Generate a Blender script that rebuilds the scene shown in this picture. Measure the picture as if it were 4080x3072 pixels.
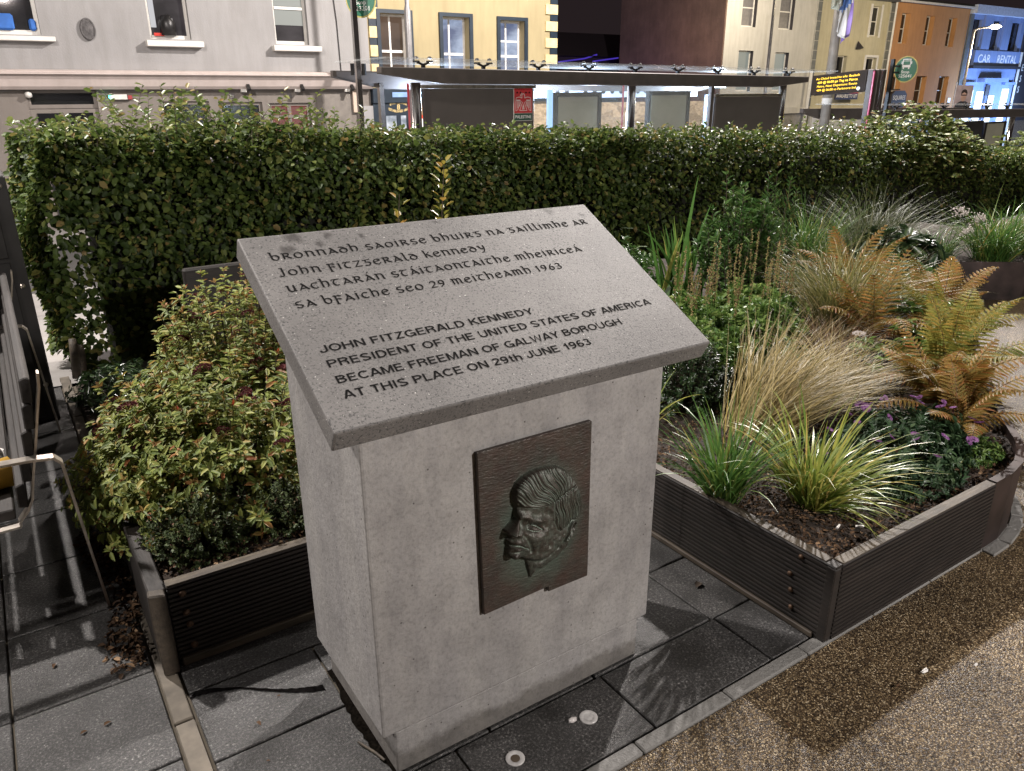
import bpy, math, random
import numpy as np
from mathutils import Vector, Matrix
random.seed(7); RNG = np.random.default_rng(11)
scene = bpy.context.scene
COL = scene.collection
for o in list(bpy.data.objects): bpy.data.objects.remove(o)

# ------------------------------------------------------------------ camera
PITCH, ROLL, YAW = 0.3636, -0.0049, 0.5843
F = Vector((math.sin(YAW)*math.cos(PITCH), math.cos(YAW)*math.cos(PITCH), -math.sin(PITCH)))
R0 = Vector((math.cos(YAW), -math.sin(YAW), 0)); U0 = R0.cross(F)
RR = R0*math.cos(ROLL)+U0*math.sin(ROLL); UU = -R0*math.sin(ROLL)+U0*math.cos(ROLL)
cam_data = bpy.data.cameras.new('camera'); cam = bpy.data.objects.new('camera', cam_data); COL.objects.link(cam)
cam_data.sensor_width = 36; cam_data.lens = 27.07; cam_data.clip_end = 600; cam_data.clip_start = .02
M4 = Matrix((RR, UU, -F)).transposed().to_4x4(); M4.translation = (-0.5315, -1.3772, 1.6)
cam.matrix_world = M4; scene.camera = cam

# ------------------------------------------------------------------ night sky and lamps
world = bpy.data.worlds.new('World'); scene.world = world; world.use_nodes = True
bg = world.node_tree.nodes['Background']
bg.inputs['Color'].default_value = (.066, .046, .050, 1); bg.inputs['Strength'].default_value = .28
scene.view_settings.view_transform = 'Standard'; scene.view_settings.look = 'None'
scene.view_settings.exposure = 0; scene.view_settings.gamma = 1
def lamp(name, loc, watts, col, radius=.12, spot=None, target=None, blend=.5):
    l = bpy.data.lights.new(name, 'SPOT' if spot else 'POINT'); l.energy = watts; l.color = col; l.shadow_soft_size = radius
    o = bpy.data.objects.new(name, l); COL.objects.link(o); o.location = loc
    if spot:
        l.spot_size = math.radians(spot); l.spot_blend = blend
        o.rotation_euler = (Vector(target)-Vector(loc)).to_track_quat('-Z', 'Y').to_euler()
    return o
WARM = (1, .86, .74); NEUT = (1, .93, .88); COOL = (.62, .78, 1)
lamp('square_lamp_light', (-2.5, 5.6, 7.2), 4600, NEUT, .13)
lamp('flagpole_lamp_light', (13.2, 8.3, 9.2), 15000, NEUT, .16)
lamp('path_lamp_light', (2.6, -4.9, 3.1), 1380, NEUT, .11)
lamp('unseen_left_lamp_light', (-5.6, .9, 3.9), 900, NEUT, .14)  # unseen lamp assumed off to the left, lightens the plinth's left face
lamp('kerb_lamp_light', (8.0, 14.6, 8.0), 620, WARM, .2)
lamp('street_lamp_light_grey_house', (0.8, 11.0, 4.2), 430, (1, .86, .8), .2)
lamp('street_lamp_light_white_house', (36.3, 27.6, 6.9), 4300, (1, .86, .66), .2)
lamp('street_lamp_light_far', (50.4, 24.1, 4.95), 4200, (1, .82, .55), .2)

# ------------------------------------------------------------------ helpers
def tag(o, label=None, cat=None, group=None, kind=None):
    if label: o['label'] = label
    if cat: o['category'] = cat
    if group: o['group'] = group
    if kind: o['kind'] = kind
    return o
def wloc(o):
    v = Vector(o.location); p = o.parent
    while p: v = v+Vector(p.location); p = p.parent
    return v
def empty(name, loc, label, cat, group=None):
    o = bpy.data.objects.new(name, None); COL.objects.link(o); o.location = loc; o.empty_display_size = .1
    return tag(o, label, cat, group)
def link_mesh(name, me, mat, parent=None):
    me.materials.append(mat) if not isinstance(mat, (list, tuple)) else [me.materials.append(m) for m in mat]
    o = bpy.data.objects.new(name, me); COL.objects.link(o)
    if parent: o.parent = parent
    return o
class MB:
    def __init__(s): s.v = []; s.f = []; s.mi = []; s.cur = 0
    def add(s, vs, fs):
        b = len(s.v); s.v += [tuple(x) for x in vs]; s.f += [tuple(b+i for i in f) for f in fs]; s.mi += [s.cur]*len(fs); return s
    def quad(s, a, b, c, d): return s.add([a, b, c, d], [(0, 1, 2, 3)])
    def box(s, x0, x1, y0, y1, z0, z1):
        return s.add([(x0,y0,z0),(x1,y0,z0),(x1,y1,z0),(x0,y1,z0),(x0,y0,z1),(x1,y0,z1),(x1,y1,z1),(x0,y1,z1)],
                     [(0,3,2,1),(4,5,6,7),(0,1,5,4),(1,2,6,5),(2,3,7,6),(3,0,4,7)])
    def bar(s, a, b, w, h, up=(0,0,1)):
        a = Vector(a); b = Vector(b); d = (b-a).normalized(); u = Vector(up)
        r = d.cross(u); r = r.normalized() if r.length > 1e-4 else d.cross(Vector((0,1,0))).normalized()
        u = r.cross(d).normalized(); vs = []
        for p in (a, b):
            for i, j in ((-1,-1),(1,-1),(1,1),(-1,1)): vs.append(p+r*(i*w/2)+u*(j*h/2))
        return s.add(vs, [(0,3,2,1),(4,5,6,7),(0,1,5,4),(1,2,6,5),(2,3,7,6),(3,0,4,7)])
    def tube(s, pts, rad, n=10, cap=True):
        pts = [Vector(p) for p in pts]; rads = rad if isinstance(rad, (list, tuple)) else [rad]*len(pts)
        vs = []; fs = []; ref = None
        for i, p in enumerate(pts):
            d = (pts[min(i+1, len(pts)-1)]-pts[max(i-1, 0)]).normalized()
            if ref is None:
                ref = d.cross(Vector((0,0,1)));
                if ref.length < 1e-3: ref = d.cross(Vector((0,1,0)))
            ref = (ref-d*ref.dot(d)).normalized(); q = d.cross(ref)
            for k in range(n):
                a = 2*math.pi*k/n; vs.append(p+(ref*math.cos(a)+q*math.sin(a))*rads[i])
        for i in range(len(pts)-1):
            for k in range(n):
                fs.append((i*n+k, i*n+(k+1)%n, (i+1)*n+(k+1)%n, (i+1)*n+k))
        if cap: fs.append(tuple(range(n-1,-1,-1))); fs.append(tuple((len(pts)-1)*n+k for k in range(n)))
        return s.add(vs, fs)
    def lathe(s, prof, c, axis='z', n=20):
        vs = []; fs = []; c = Vector(c)
        for r, h in prof:
            for k in range(n):
                a = 2*math.pi*k/n; x, y = r*math.cos(a), r*math.sin(a)
                vs.append(c+(Vector((x,y,h)) if axis == 'z' else Vector((x,-h,y)) if axis == 'y' else Vector((h,x,y))))
        for i in range(len(prof)-1):
            for k in range(n): fs.append((i*n+k, i*n+(k+1)%n, (i+1)*n+(k+1)%n, (i+1)*n+k))
        fs.append(tuple((len(prof)-1)*n+k for k in range(n))); fs.append(tuple(range(n-1,-1,-1)))
        return s.add(vs, fs)
    def prism(s, poly, a, b):
        """poly: list of 3D points; extruded by vector b-a"""
        d = Vector(b)-Vector(a); n = len(poly)
        vs = [Vector(p) for p in poly]+[Vector(p)+d for p in poly]
        return s.add(vs, [tuple(range(n-1,-1,-1)), tuple(range(n, 2*n))]+[(i,(i+1)%n,(i+1)%n+n,i+n) for i in range(n)])
    def ico(s, c, r, sc=(1,1,1)):
        t = (1+5**.5)/2; vs = [(-1,t,0),(1,t,0),(-1,-t,0),(1,-t,0),(0,-1,t),(0,1,t),(0,-1,-t),(0,1,-t),(t,0,-1),(t,0,1),(-t,0,-1),(-t,0,1)]
        k = r/math.sqrt(1+t*t); vs = [(c[0]+x*k*sc[0], c[1]+y*k*sc[1], c[2]+z*k*sc[2]) for x,y,z in vs]
        return s.add(vs, [(0,11,5),(0,5,1),(0,1,7),(0,7,10),(0,10,11),(1,5,9),(5,11,4),(11,10,2),(10,7,6),(7,1,8),(3,9,4),(3,4,2),(3,2,6),(3,6,8),(3,8,9),(4,9,5),(2,4,11),(6,2,10),(8,6,7),(9,8,1)])
    def build(s, name, mat, parent=None, bevel=0, smooth=False, seg=1):
        me = bpy.data.meshes.new(name); off = wloc(parent) if parent else Vector((0,0,0))
        me.from_pydata([(x-off.x, y-off.y, z-off.z) for x,y,z in s.v], [], s.f); me.update()
        o = link_mesh(name, me, mat, parent)
        if isinstance(mat, (list, tuple)): me.polygons.foreach_set('material_index', s.mi)
        if smooth: me.polygons.foreach_set('use_smooth', [True]*len(me.polygons))
        if bevel:
            m = o.modifiers.new('bevel', 'BEVEL'); m.width = bevel; m.segments = seg; m.limit_method = 'ANGLE'; m.angle_limit = .6
        return o
class QB:
    """large quad meshes from numpy arrays"""
    def __init__(s): s.v = []; s.q = []; s.n = 0
    def add(s, v, q):
        v = np.asarray(v, np.float32).reshape(-1,3); q = np.asarray(q, np.int64).reshape(-1,4)
        s.v.append(v); s.q.append(q+s.n); s.n += len(v)
    def build(s, name, mat, parent=None, smooth=False):
        v = np.concatenate(s.v); q = np.concatenate(s.q)
        if parent: v = v-np.array(wloc(parent), np.float32)
        me = bpy.data.meshes.new(name); me.vertices.add(len(v)); me.vertices.foreach_set('co', v.astype(np.float32).ravel())
        me.loops.add(q.size); me.loops.foreach_set('vertex_index', q.astype(np.int32).ravel())
        me.polygons.add(len(q)); me.polygons.foreach_set('loop_start', np.arange(0, q.size, 4, dtype=np.int32))
        me.update(calc_edges=True); me.validate()
        if smooth: me.polygons.foreach_set('use_smooth', [True]*len(me.polygons))
        return link_mesh(name, me, mat, parent)
def norm(a): return a/np.maximum(np.linalg.norm(a, axis=-1, keepdims=True), 1e-9)
def leaves(qb, P, D, N, L, W, fold=.25, droop=.15, wide=.42):
    """folded pointed leaves: P base, D direction, N upper normal (n,3); L, W (n,)"""
    P = np.asarray(P, float); D = norm(np.asarray(D, float)); S = norm(np.cross(D, N)); N = np.cross(S, D)
    L = np.broadcast_to(np.asarray(L, float), (len(P),))[:,None]; W = np.broadcast_to(np.asarray(W, float), (len(P),))[:,None]
    b = P; tip = P+D*L-N*L*droop
    r1 = P+D*L*wide*.7+S*W*.46+N*W*fold*.5; r2 = P+D*L*(wide+.28)+S*W*.40+N*W*fold*.5-N*L*droop*.3
    l1 = P+D*L*wide*.7-S*W*.46+N*W*fold*.5; l2 = P+D*L*(wide+.28)-S*W*.40+N*W*fold*.5-N*L*droop*.3
    V = np.stack([b, r1, r2, tip, l2, l1], 1).reshape(-1,3); i = np.arange(len(P))[:,None]*6
    qb.add(V, np.concatenate([i+np.array([[0,1,2,3]]), i+np.array([[0,3,4,5]])]))
def blades(qb, P, D, H, W, bend, seg=5, fold=0, az_bend=None, tipw=.06):
    """grass blades. P base (n,3), D start direction, H length, W width, bend = how much it falls over"""
    P = np.asarray(P, float); n = len(P); D = norm(np.asarray(D, float))
    H = np.broadcast_to(H, (n,)).astype(float); W = np.broadcast_to(W, (n,)).astype(float); bend = np.broadcast_to(bend, (n,)).astype(float)
    hor = D.copy(); hor[:,2] = 0; hl = np.linalg.norm(hor, axis=1); rnd = RNG.normal(size=(n,3)); rnd[:,2] = 0
    hor = norm(np.where(hl[:,None] > .05, hor, rnd)) if az_bend is None else norm(az_bend)
    up = np.array([0,0,1.]); side = norm(np.cross(D, hor)+1e-4*RNG.normal(size=(n,3)))
    side = norm(np.stack([-hor[:,1], hor[:,0], np.zeros(n)], 1)+.5*RNG.normal(size=(n,3))*np.array([1,1,.2]))
    rows = []; cur = P.copy(); d = D.copy()
    for i in range(seg+1):
        t = i/seg; w = W*(1-t**2.2)*(.55+.9*min(t*3, .5)) if i < seg else W*tipw
        rows.append(np.stack([cur-side*w[:,None]*.5, cur+side*w[:,None]*.5], 1))
        step = (H/seg)[:,None]; d = norm(d+(hor*.55-up*.75)*(bend*(.25+t)*1.6/seg)[:,None]); cur = cur+d*step
    V = np.stack(rows, 1)  # n,seg+1,2,3
    base = np.arange(n)[:,None]*((seg+1)*2); q = np.concatenate([base+np.array([[2*i,2*i+1,2*i+3,2*i+2]]) for i in range(seg)])
    qb.add(V.reshape(-1,3), q); return cur
def stalks(qb, A, B, r, mid=None):
    """thin 3-sided stems from A to B (n,3)"""
    A = np.asarray(A, float); B = np.asarray(B, float); n = len(A); d = norm(B-A); s = norm(np.cross(d, np.array([.3,.9,.31]))); t = np.cross(d, s)
    pts = [A, B] if mid is None else [A, mid, B]; V = []
    r = np.broadcast_to(r, (n,))[:,None]
    for j, p in enumerate(pts):
        k = 1-.45*j/(len(pts)-1)
        for a in (0, 2.094, 4.189): V.append(p+(s*math.cos(a)+t*math.sin(a))*r*k)
    V = np.stack(V, 1); m = len(pts); base = np.arange(n)[:,None]*3*m; q = []
    for j in range(m-1):
        for k in range(3): q.append(base+np.array([[3*j+k, 3*j+(k+1)%3, 3*j+3+(k+1)%3, 3*j+3+k]]))
    qb.add(V.reshape(-1,3), np.concatenate(q))
def sphere_dirs(n, zmin=-1):
    z = RNG.uniform(zmin, 1, n); a = RNG.uniform(0, 2*np.pi, n); r = np.sqrt(1-z*z); return np.stack([r*np.cos(a), r*np.sin(a), z], 1)

# ------------------------------------------------------------------ materials
def nodes(name):
    m = bpy.data.materials.new(name); m.use_nodes = True; nt = m.node_tree; return m, nt, nt.nodes['Principled BSDF']
def nn(nt, t, **kw):
    n = nt.nodes.new(t)
    for k, v in kw.items():
        if k in n.inputs: n.inputs[k].default_value = v
        else: setattr(n, k, v)
    return n
def ramp(nt, fac, stops):
    r = nt.nodes.new('ShaderNodeValToRGB'); e = r.color_ramp.elements
    while len(e) < len(stops): e.new(.5)
    for i, (p, c) in enumerate(stops): e[i].position = p; e[i].color = (*c, 1) if len(c) == 3 else c
    nt.links.new(fac, r.inputs['Fac']); return r.outputs['Color']
def mixc(nt, fac, a, b, mode='MIX'):
    m = nt.nodes.new('ShaderNodeMix'); m.data_type = 'RGBA'; m.blend_type = mode
    for sock, val in ((m.inputs['Factor'], fac), (m.inputs['A'], a), (m.inputs['B'], b)):
        if hasattr(val, 'links'): nt.links.new(val, sock)
        else: sock.default_value = val if isinstance(val, float) else (*val, 1)
    return m.outputs['Result']
def coords(nt, scale=(1,1,1), kind='Object'):
    tc = nt.nodes.new('ShaderNodeTexCoord'); mp = nt.nodes.new('ShaderNodeMapping'); mp.inputs['Scale'].default_value = scale
    nt.links.new(tc.outputs[kind], mp.inputs['Vector']); return mp.outputs['Vector']
def noise(nt, vec, scale, detail=4, rough=.55, out='Fac'):
    n = nn(nt, 'ShaderNodeTexNoise', Scale=scale, Detail=detail, Roughness=rough); nt.links.new(vec, n.inputs['Vector']); return n.outputs[out]
def bump(nt, b, h, strength, dist):
    n = nn(nt, 'ShaderNodeBump', Strength=strength, Distance=dist); nt.links.new(h, n.inputs['Height']); nt.links.new(n.outputs['Normal'], b.inputs['Normal']); return n
def simple(name, col, rough=.6, metal=0, spec=.5, var=.12, nscale=6, bmp=0, bscale=60):
    m, nt, b = nodes(name); v = coords(nt); f = noise(nt, v, nscale)
    lo = tuple(c*(1-var*1.6) for c in col); hi = tuple(min(1, c*(1+var*1.6)) for c in col)
    nt.links.new(ramp(nt, f, [(.3, lo), (.7, hi)]), b.inputs['Base Color'])
    b.inputs['Roughness'].default_value = rough; b.inputs['Metallic'].default_value = metal; b.inputs['Specular IOR Level'].default_value = spec
    if bmp: bump(nt, b, noise(nt, v, bscale, 6), bmp, .01)
    return m
def emit(name, col, strength, base=(.02,.02,.02)):
    m, nt, b = nodes(name); b.inputs['Base Color'].default_value = (*base,1); b.inputs['Emission Color'].default_value = (*col,1); b.inputs['Emission Strength'].default_value = strength; return m
def glass(name, col=(.9,.95,.95), rough=.02, alpha=.14):
    m, nt, b = nodes(name); b.inputs['Base Color'].default_value = (*col,1); b.inputs['Roughness'].default_value = rough
    b.inputs['Alpha'].default_value = alpha; b.inputs['Specular IOR Level'].default_value = .6; return m
def leaf_mat(name, stops, rough=.42, trans=.22, spec=.45):
    m, nt, b = nodes(name); g = nt.nodes.new('ShaderNodeNewGeometry'); c = ramp(nt, g.outputs['Random Per Island'], stops)
    v = coords(nt); f = noise(nt, v, 3.0, 3); c = mixc(nt, .35, c, ramp(nt, f, [(.3,(.35,.35,.35)),(.7,(1,1,1))]), 'MULTIPLY')
    nt.links.new(c, b.inputs['Base Color']); b.inputs['Roughness'].default_value = rough; b.inputs['Specular IOR Level'].default_value = spec
    t = nt.nodes.new('ShaderNodeBsdfTranslucent'); nt.links.new(c, t.inputs['Color'])
    mx = nt.nodes.new('ShaderNodeMixShader'); mx.inputs['Fac'].default_value = trans
    nt.links.new(b.outputs[0], mx.inputs[1]); nt.links.new(t.outputs[0], mx.inputs[2]); nt.links.new(mx.outputs[0], nt.nodes['Material Output'].inputs['Surface'])
    return m

def mat_concrete():
    m, nt, b = nodes('cast_stone'); v = coords(nt)
    c = ramp(nt, noise(nt, v, 3.2, 6, .6), [(.25,(.232,.224,.216)),(.5,(.288,.278,.268)),(.75,(.33,.32,.31))])
    v2 = coords(nt, (7,7,.9)); c = mixc(nt, .5, c, ramp(nt, noise(nt, v2, 2.2, 6, .65), [(.36,(.68,.68,.72)),(.6,(1,1,1))]), 'MULTIPLY')
    c = mixc(nt, .6, c, ramp(nt, noise(nt, v, 13, 7, .7), [(.34,(.74,.735,.74)),(.55,(1,1,1))]), 'MULTIPLY')
    c = mixc(nt, .55, c, ramp(nt, noise(nt, v, 95, 4, .7), [(.34,(.62,.61,.6)),(.5,(1,1,1)),(.72,(1.18,1.17,1.15))]), 'MULTIPLY')
    sx = nt.nodes.new('ShaderNodeSeparateXYZ'); nt.links.new(v, sx.inputs['Vector']); ad = nn(nt, 'ShaderNodeMath', operation='MULTIPLY_ADD'); nt.links.new(noise(nt, v, 16, 6, .7), ad.inputs[0]); ad.inputs[1].default_value = -.10; nt.links.new(sx.outputs['Z'], ad.inputs[2])
    c = mixc(nt, .8, c, ramp(nt, ad.outputs[0], [(-.0,(.42,.4,.37)),(.028,(1,1,1))]), 'MULTIPLY')
    n2 = nn(nt, 'ShaderNodeTexVoronoi', Scale=30.); nt.links.new(v, n2.inputs['Vector'])
    c = mixc(nt, 1., c, ramp(nt, n2.outputs['Distance'], [(.05,(.22,.2,.19)),(.085,(1,1,1))]), 'MULTIPLY')
    nt.links.new(c, b.inputs['Base Color']); b.inputs['Roughness'].default_value = .72
    bump(nt, b, noise(nt, v, 60, 8, .7), .5, .006); return m
def mat_cap():
    m, nt, b = nodes('flecked_limestone'); v = coords(nt)
    c = ramp(nt, noise(nt, v, 4.5, 7, .62), [(.25,(.10,.095,.092)),(.5,(.145,.138,.133)),(.78,(.195,.187,.18))])
    f = noise(nt, v, 190, 3, .6); c = mixc(nt, 1., c, ramp(nt, f, [(.34,(.3,.3,.31)),(.46,(1,1,1)),(.6,(1,1,1)),(.75,(1.35,1.34,1.32))]), 'MULTIPLY')
    w = noise(nt, v, 210, 2, .5); c = mixc(nt, ramp(nt, w, [(.70,(0,0,0)),(.76,(1,1,1))]), c, (.6,.58,.55))
    geo = nt.nodes.new('ShaderNodeTexCoord'); wob = noise(nt, v, 38, 4, .6, 'Color')
    ad = nn(nt, 'ShaderNodeMix'); ad.data_type = 'RGBA'; ad.blend_type = 'LINEAR_LIGHT'; ad.inputs['Factor'].default_value = .018
    nt.links.new(geo.outputs['Object'], ad.inputs['A']); nt.links.new(wob, ad.inputs['B'])
    for u, s, r in ((.885,.601,.024),(.984,.569,.014),(.13,.600,.028),(.10,.556,.026),(.213,.593,.018),(.181,.566,.014),(.30,.58,.012),(.52,.60,.012)):
        d = nn(nt, 'ShaderNodeVectorMath', operation='DISTANCE'); nt.links.new(ad.outputs['Result'], d.inputs[0]); d.inputs[1].default_value = CAP(u, s, 0)-Vector((0,0,0))
        c = mixc(nt, 1., c, ramp(nt, d.outputs['Value'], [(r*.35,(.3,.28,.27)),(r,(1,1,1))]), 'MULTIPLY')
    nt.links.new(c, b.inputs['Base Color']); b.inputs['Roughness'].default_value = .6
    bump(nt, b, noise(nt, v, 260, 4, .7), .35, .0025); return m
def mat_granite():
    m, nt, b = nodes('granite_slab'); v = coords(nt); g = nt.nodes.new('ShaderNodeNewGeometry')
    c = ramp(nt, noise(nt, v, 135, 5, .8), [(.34,(.009,.009,.009)),(.5,(.04,.039,.039)),(.6,(.11,.108,.106)),(.7,(.46,.45,.44))])
    c = mixc(nt, .8, c, ramp(nt, noise(nt, v, 5, 5), [(.36,(.3,.29,.27)),(.6,(1.15,1.15,1.15))]), 'MULTIPLY')
    c = mixc(nt, .6, c, ramp(nt, g.outputs['Random Per Island'], [(0,(.8,.8,.8)),(1,(1.0,.98,.95))]), 'MULTIPLY')
    nt.links.new(c, b.inputs['Base Color']); nt.links.new(ramp(nt, noise(nt, v, 3.2, 4), [(.35,(.3,)*3),(.65,(.55,)*3)]), b.inputs['Roughness'])
    bump(nt, b, noise(nt, v, 240, 5, .75), .7, .004); return m
def mat_gravel():
    m, nt, b = nodes('resin_bound_gravel'); v = coords(nt); vo = nn(nt, 'ShaderNodeTexVoronoi', Scale=225.); nt.links.new(v, vo.inputs['Vector'])
    sep = nt.nodes.new('ShaderNodeSeparateColor'); nt.links.new(vo.outputs['Color'], sep.inputs['Color'])
    c = ramp(nt, sep.outputs['Red'], [(0,(.04,.028,.017)),(.3,(.11,.075,.04)),(.62,(.2,.14,.076)),(.86,(.36,.27,.15)),(1,(.62,.52,.36))])
    c = mixc(nt, 1., c, ramp(nt, vo.outputs['Distance'], [(.42,(1,1,1)),(.62,(.25,.22,.2))]), 'MULTIPLY')
    c = mixc(nt, .8, c, ramp(nt, noise(nt, v, 4, 5), [(.3,(.6,.6,.6)),(.68,(1.1,1.1,1.1))]), 'MULTIPLY')
    nt.links.new(c, b.inputs['Base Color']); b.inputs['Roughness'].default_value = .38; b.inputs['Specular IOR Level'].default_value = .5
    inv = nn(nt, 'ShaderNodeMath', operation='SUBTRACT'); inv.inputs[0].default_value = 1; nt.links.new(vo.outputs['Distance'], inv.inputs[1])
    bump(nt, b, inv.outputs[0], .8, .0035); return m
def mat_timber(name, dark, light, axis):
    m, nt, b = nodes(name); sc = {'x':(2,22,22),'y':(22,2,22),'z':(22,22,2)}[axis]; v = coords(nt, sc); v1 = coords(nt)
    c = ramp(nt, noise(nt, v, 2.2, 7, .65), [(.3,dark),(.62,tuple((a+q)/2 for a,q in zip(dark,light))),(.82,light)])
    c = mixc(nt, .7, c, ramp(nt, noise(nt, v1, 7, 5), [(.35,(.55,.5,.47)),(.65,(1.1,1.1,1.1))]), 'MULTIPLY')
    nt.links.new(c, b.inputs['Base Color']); b.inputs['Roughness'].default_value = .62
    bump(nt, b, noise(nt, v, 5, 8, .7), .5, .004); return m
def mat_bronze(name, patina):
    m, nt, b = nodes(name); v = coords(nt, (1,1,3.2)); v1 = coords(nt)
    c = ramp(nt, noise(nt, v1, 14, 6, .6), [(.3,(.028,.018,.015)),(.62,(.055,.035,.027))] if patina < .7 else [(.3,(.026,.021,.017)),(.62,(.05,.038,.03))])
    gr = ramp(nt, noise(nt, v1, 26, 6, .7), [(.38,(0,0,0)),(.72,(patina,)*3)]); c = mixc(nt, gr, c, (.05,.062,.05))
    if patina < .7:
        d = nn(nt, 'ShaderNodeVectorMath', operation='DISTANCE'); dm = coords(nt, (1,0,.75)); nt.links.new(dm, d.inputs[0]); d.inputs[1].default_value = (.452-.43,0,.585*.75); ad = nn(nt, 'ShaderNodeMath', operation='MULTIPLY_ADD'); nt.links.new(noise(nt, v1, 22, 5, .6), ad.inputs[0]); ad.inputs[1].default_value = .07; nt.links.new(d.outputs['Value'], ad.inputs[2])
        c = mixc(nt, ramp(nt, ad.outputs[0], [(.135,(.75,)*3),(.185,(0,0,0))]), c, (.06,.085,.066))
    if patina > .7:
        gp = nt.nodes.new('ShaderNodeNewGeometry'); c = mixc(nt, ramp(nt, gp.outputs['Pointiness'], [(.44,(1,1,1)),(.505,(0,0,0))]), c, (.15,.19,.155))
    nt.links.new(c, b.inputs['Base Color']); b.inputs['Metallic'].default_value = .25; b.inputs['Roughness'].default_value = .45
    if patina < .7: bump(nt, b, noise(nt, v, 66, 4, .6), .5, .006)
    else: bump(nt, b, noise(nt, v1, 260, 4, .6), .5, .0025)
    return m
def mat_wall(name, col, dirt=.25, bscale=25, bstr=.25, rough=.85):
    m, nt, b = nodes(name); v = coords(nt); c = ramp(nt, noise(nt, v, .7, 6, .6), [(.3,tuple(x*(1-dirt) for x in col)),(.65,col)])
    vs = coords(nt, (2.2,2.2,.35)); c = mixc(nt, .5, c, ramp(nt, noise(nt, vs, 2.2, 5), [(.35,(.78,.77,.75)),(.6,(1,1,1))]), 'MULTIPLY')
    nt.links.new(c, b.inputs['Base Color']); b.inputs['Roughness'].default_value = rough; bump(nt, b, noise(nt, v, bscale, 6), bstr, .02); return m
def mat_stone(name, a, bcol, scale):
    m, nt, b = nodes(name); v = coords(nt, (1,1,1.7)); vo = nn(nt, 'ShaderNodeTexVoronoi', Scale=scale); nt.links.new(v, vo.inputs['Vector'])
    sep = nt.nodes.new('ShaderNodeSeparateColor'); nt.links.new(vo.outputs['Color'], sep.inputs['Color'])
    c = ramp(nt, sep.outputs['Green'], [(0,a),(1,bcol)]); c = mixc(nt, 1., c, ramp(nt, noise(nt, v, 9, 5), [(.3,(.6,.58,.55)),(.7,(1.1,1.1,1.1))]), 'MULTIPLY')
    nt.links.new(c, b.inputs['Base Color']); b.inputs['Roughness'].default_value = .9; bump(nt, b, vo.outputs['Distance'], .5, .03); return m
def mat_room(name, lo, hi, strength, scale=1.6):
    """a lit room behind glass"""
    m, nt, b = nodes(name); v = coords(nt, (1,1,1.6)); c = ramp(nt, noise(nt, v, scale, 4), [(.38,lo),(.6,hi)])
    b.inputs['Base Color'].default_value = (.02,.02,.02,1); b.inputs['Roughness'].default_value = .08
    nt.links.new(c, b.inputs['Emission Color']); b.inputs['Emission Strength'].default_value = strength; return m

# monument cap frame: u along the front, s up the slope, h above the top surface
A_, CX0, CX1, CY0, CZ0, CL, CT = 0.4979, -0.0736, 0.956, -0.0681, 0.9906, 0.6175, 0.0563
SA, CA = math.sin(A_), math.cos(A_)
def CAP(u, s, h): return Vector((CX0+u, CY0+s*CA-h*SA, CZ0+s*SA+h*CA))

M = {}
M['concrete'] = mat_concrete(); M['cap'] = mat_cap(); M['granite'] = mat_granite(); M['gravel'] = mat_gravel()
M['ink'] = simple('black_letter_paint', (.006,.0055,.0055), .9, 0, .1)
M['kerb'] = mat_wall('kerb_stone', (.2,.195,.185), .35, 80, .4, .7)
M['mortar'] = simple('mortar', (.085,.07,.05), .9, nscale=20)
M['board'] = mat_timber('dark_decking', (.009,.0072,.0062), (.034,.025,.02), 'x')
M['board_y'] = mat_timber('dark_decking_side', (.009,.0075,.0065), (.034,.026,.021), 'y')
M['board_end'] = mat_timber('weathered_edge', (.032,.025,.018), (.15,.12,.08), 'x')
M['board_end_y'] = mat_timber('weathered_edge_side', (.03,.023,.017), (.12,.095,.065), 'y')
M['soil'] = simple('bark_soil', (.028,.018,.012), .9, var=.5, nscale=30, bmp=1, bscale=90)
M['mulch'] = leaf_mat('bark_chips', [(0,(.03,.018,.011)),(.45,(.07,.04,.022)),(.8,(.13,.075,.04)),(1,(.26,.17,.1))], .8, .0, .2)
M['bronze'] = mat_bronze('bronze_plate', .45); M['bronze_head'] = mat_bronze('bronze_head', .95)
M['steel'] = simple('brushed_steel', (.55,.5,.44), .34, 1, var=.2, nscale=14)
M['rust'] = simple('rusty_bolt', (.085,.05,.03), .55, .5, var=.4, nscale=80)
M['slat'] = mat_timber('black_bench_slat', (.012,.010,.009), (.05,.042,.036), 'y')
M['blackmetal'] = simple('black_painted_steel', (.016,.015,.015), .4, .2, var=.3)
M['greybeam'] = simple('grey_brown_steel', (.085,.072,.064), .5, .3, var=.1)
M['chrome'] = simple('polished_steel', (.6,.58,.56), .18, 1)
M['corten'] = simple('corten_steel', (.032,.021,.019), .55, .3, var=.5, nscale=5)
M['hedge'] = leaf_mat('beech_leaves', [(0,(.024,.044,.01)),(.4,(.055,.09,.02)),(.75,(.105,.15,.033)),(.92,(.18,.21,.05)),(.975,(.24,.2,.06)),(1,(.28,.2,.08))], .52, .38, .3)
M['hedge_tip'] = leaf_mat('beech_new_leaves', [(0,(.07,.12,.025)),(.6,(.15,.2,.05)),(.9,(.28,.3,.1)),(1,(.32,.2,.08))], .36, .3, .5)
M['twig'] = simple('twig_bark', (.055,.04,.028), .85, nscale=30)
M['dead'] = simple('dark_twig_core', (.012,.013,.008), .95, nscale=20)
M['spirea'] = leaf_mat('spirea_leaves', [(0,(.14,.2,.055)),(.5,(.29,.35,.09)),(.84,(.44,.46,.13)),(.95,(.52,.36,.12)),(1,(.48,.18,.08))], .5, .3, .3)
M['spirea_tip'] = leaf_mat('spirea_tips', [(0,(.26,.16,.06)),(.5,(.38,.22,.08)),(.85,(.42,.3,.1)),(1,(.5,.09,.04))], .5, .25, .35)
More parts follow.
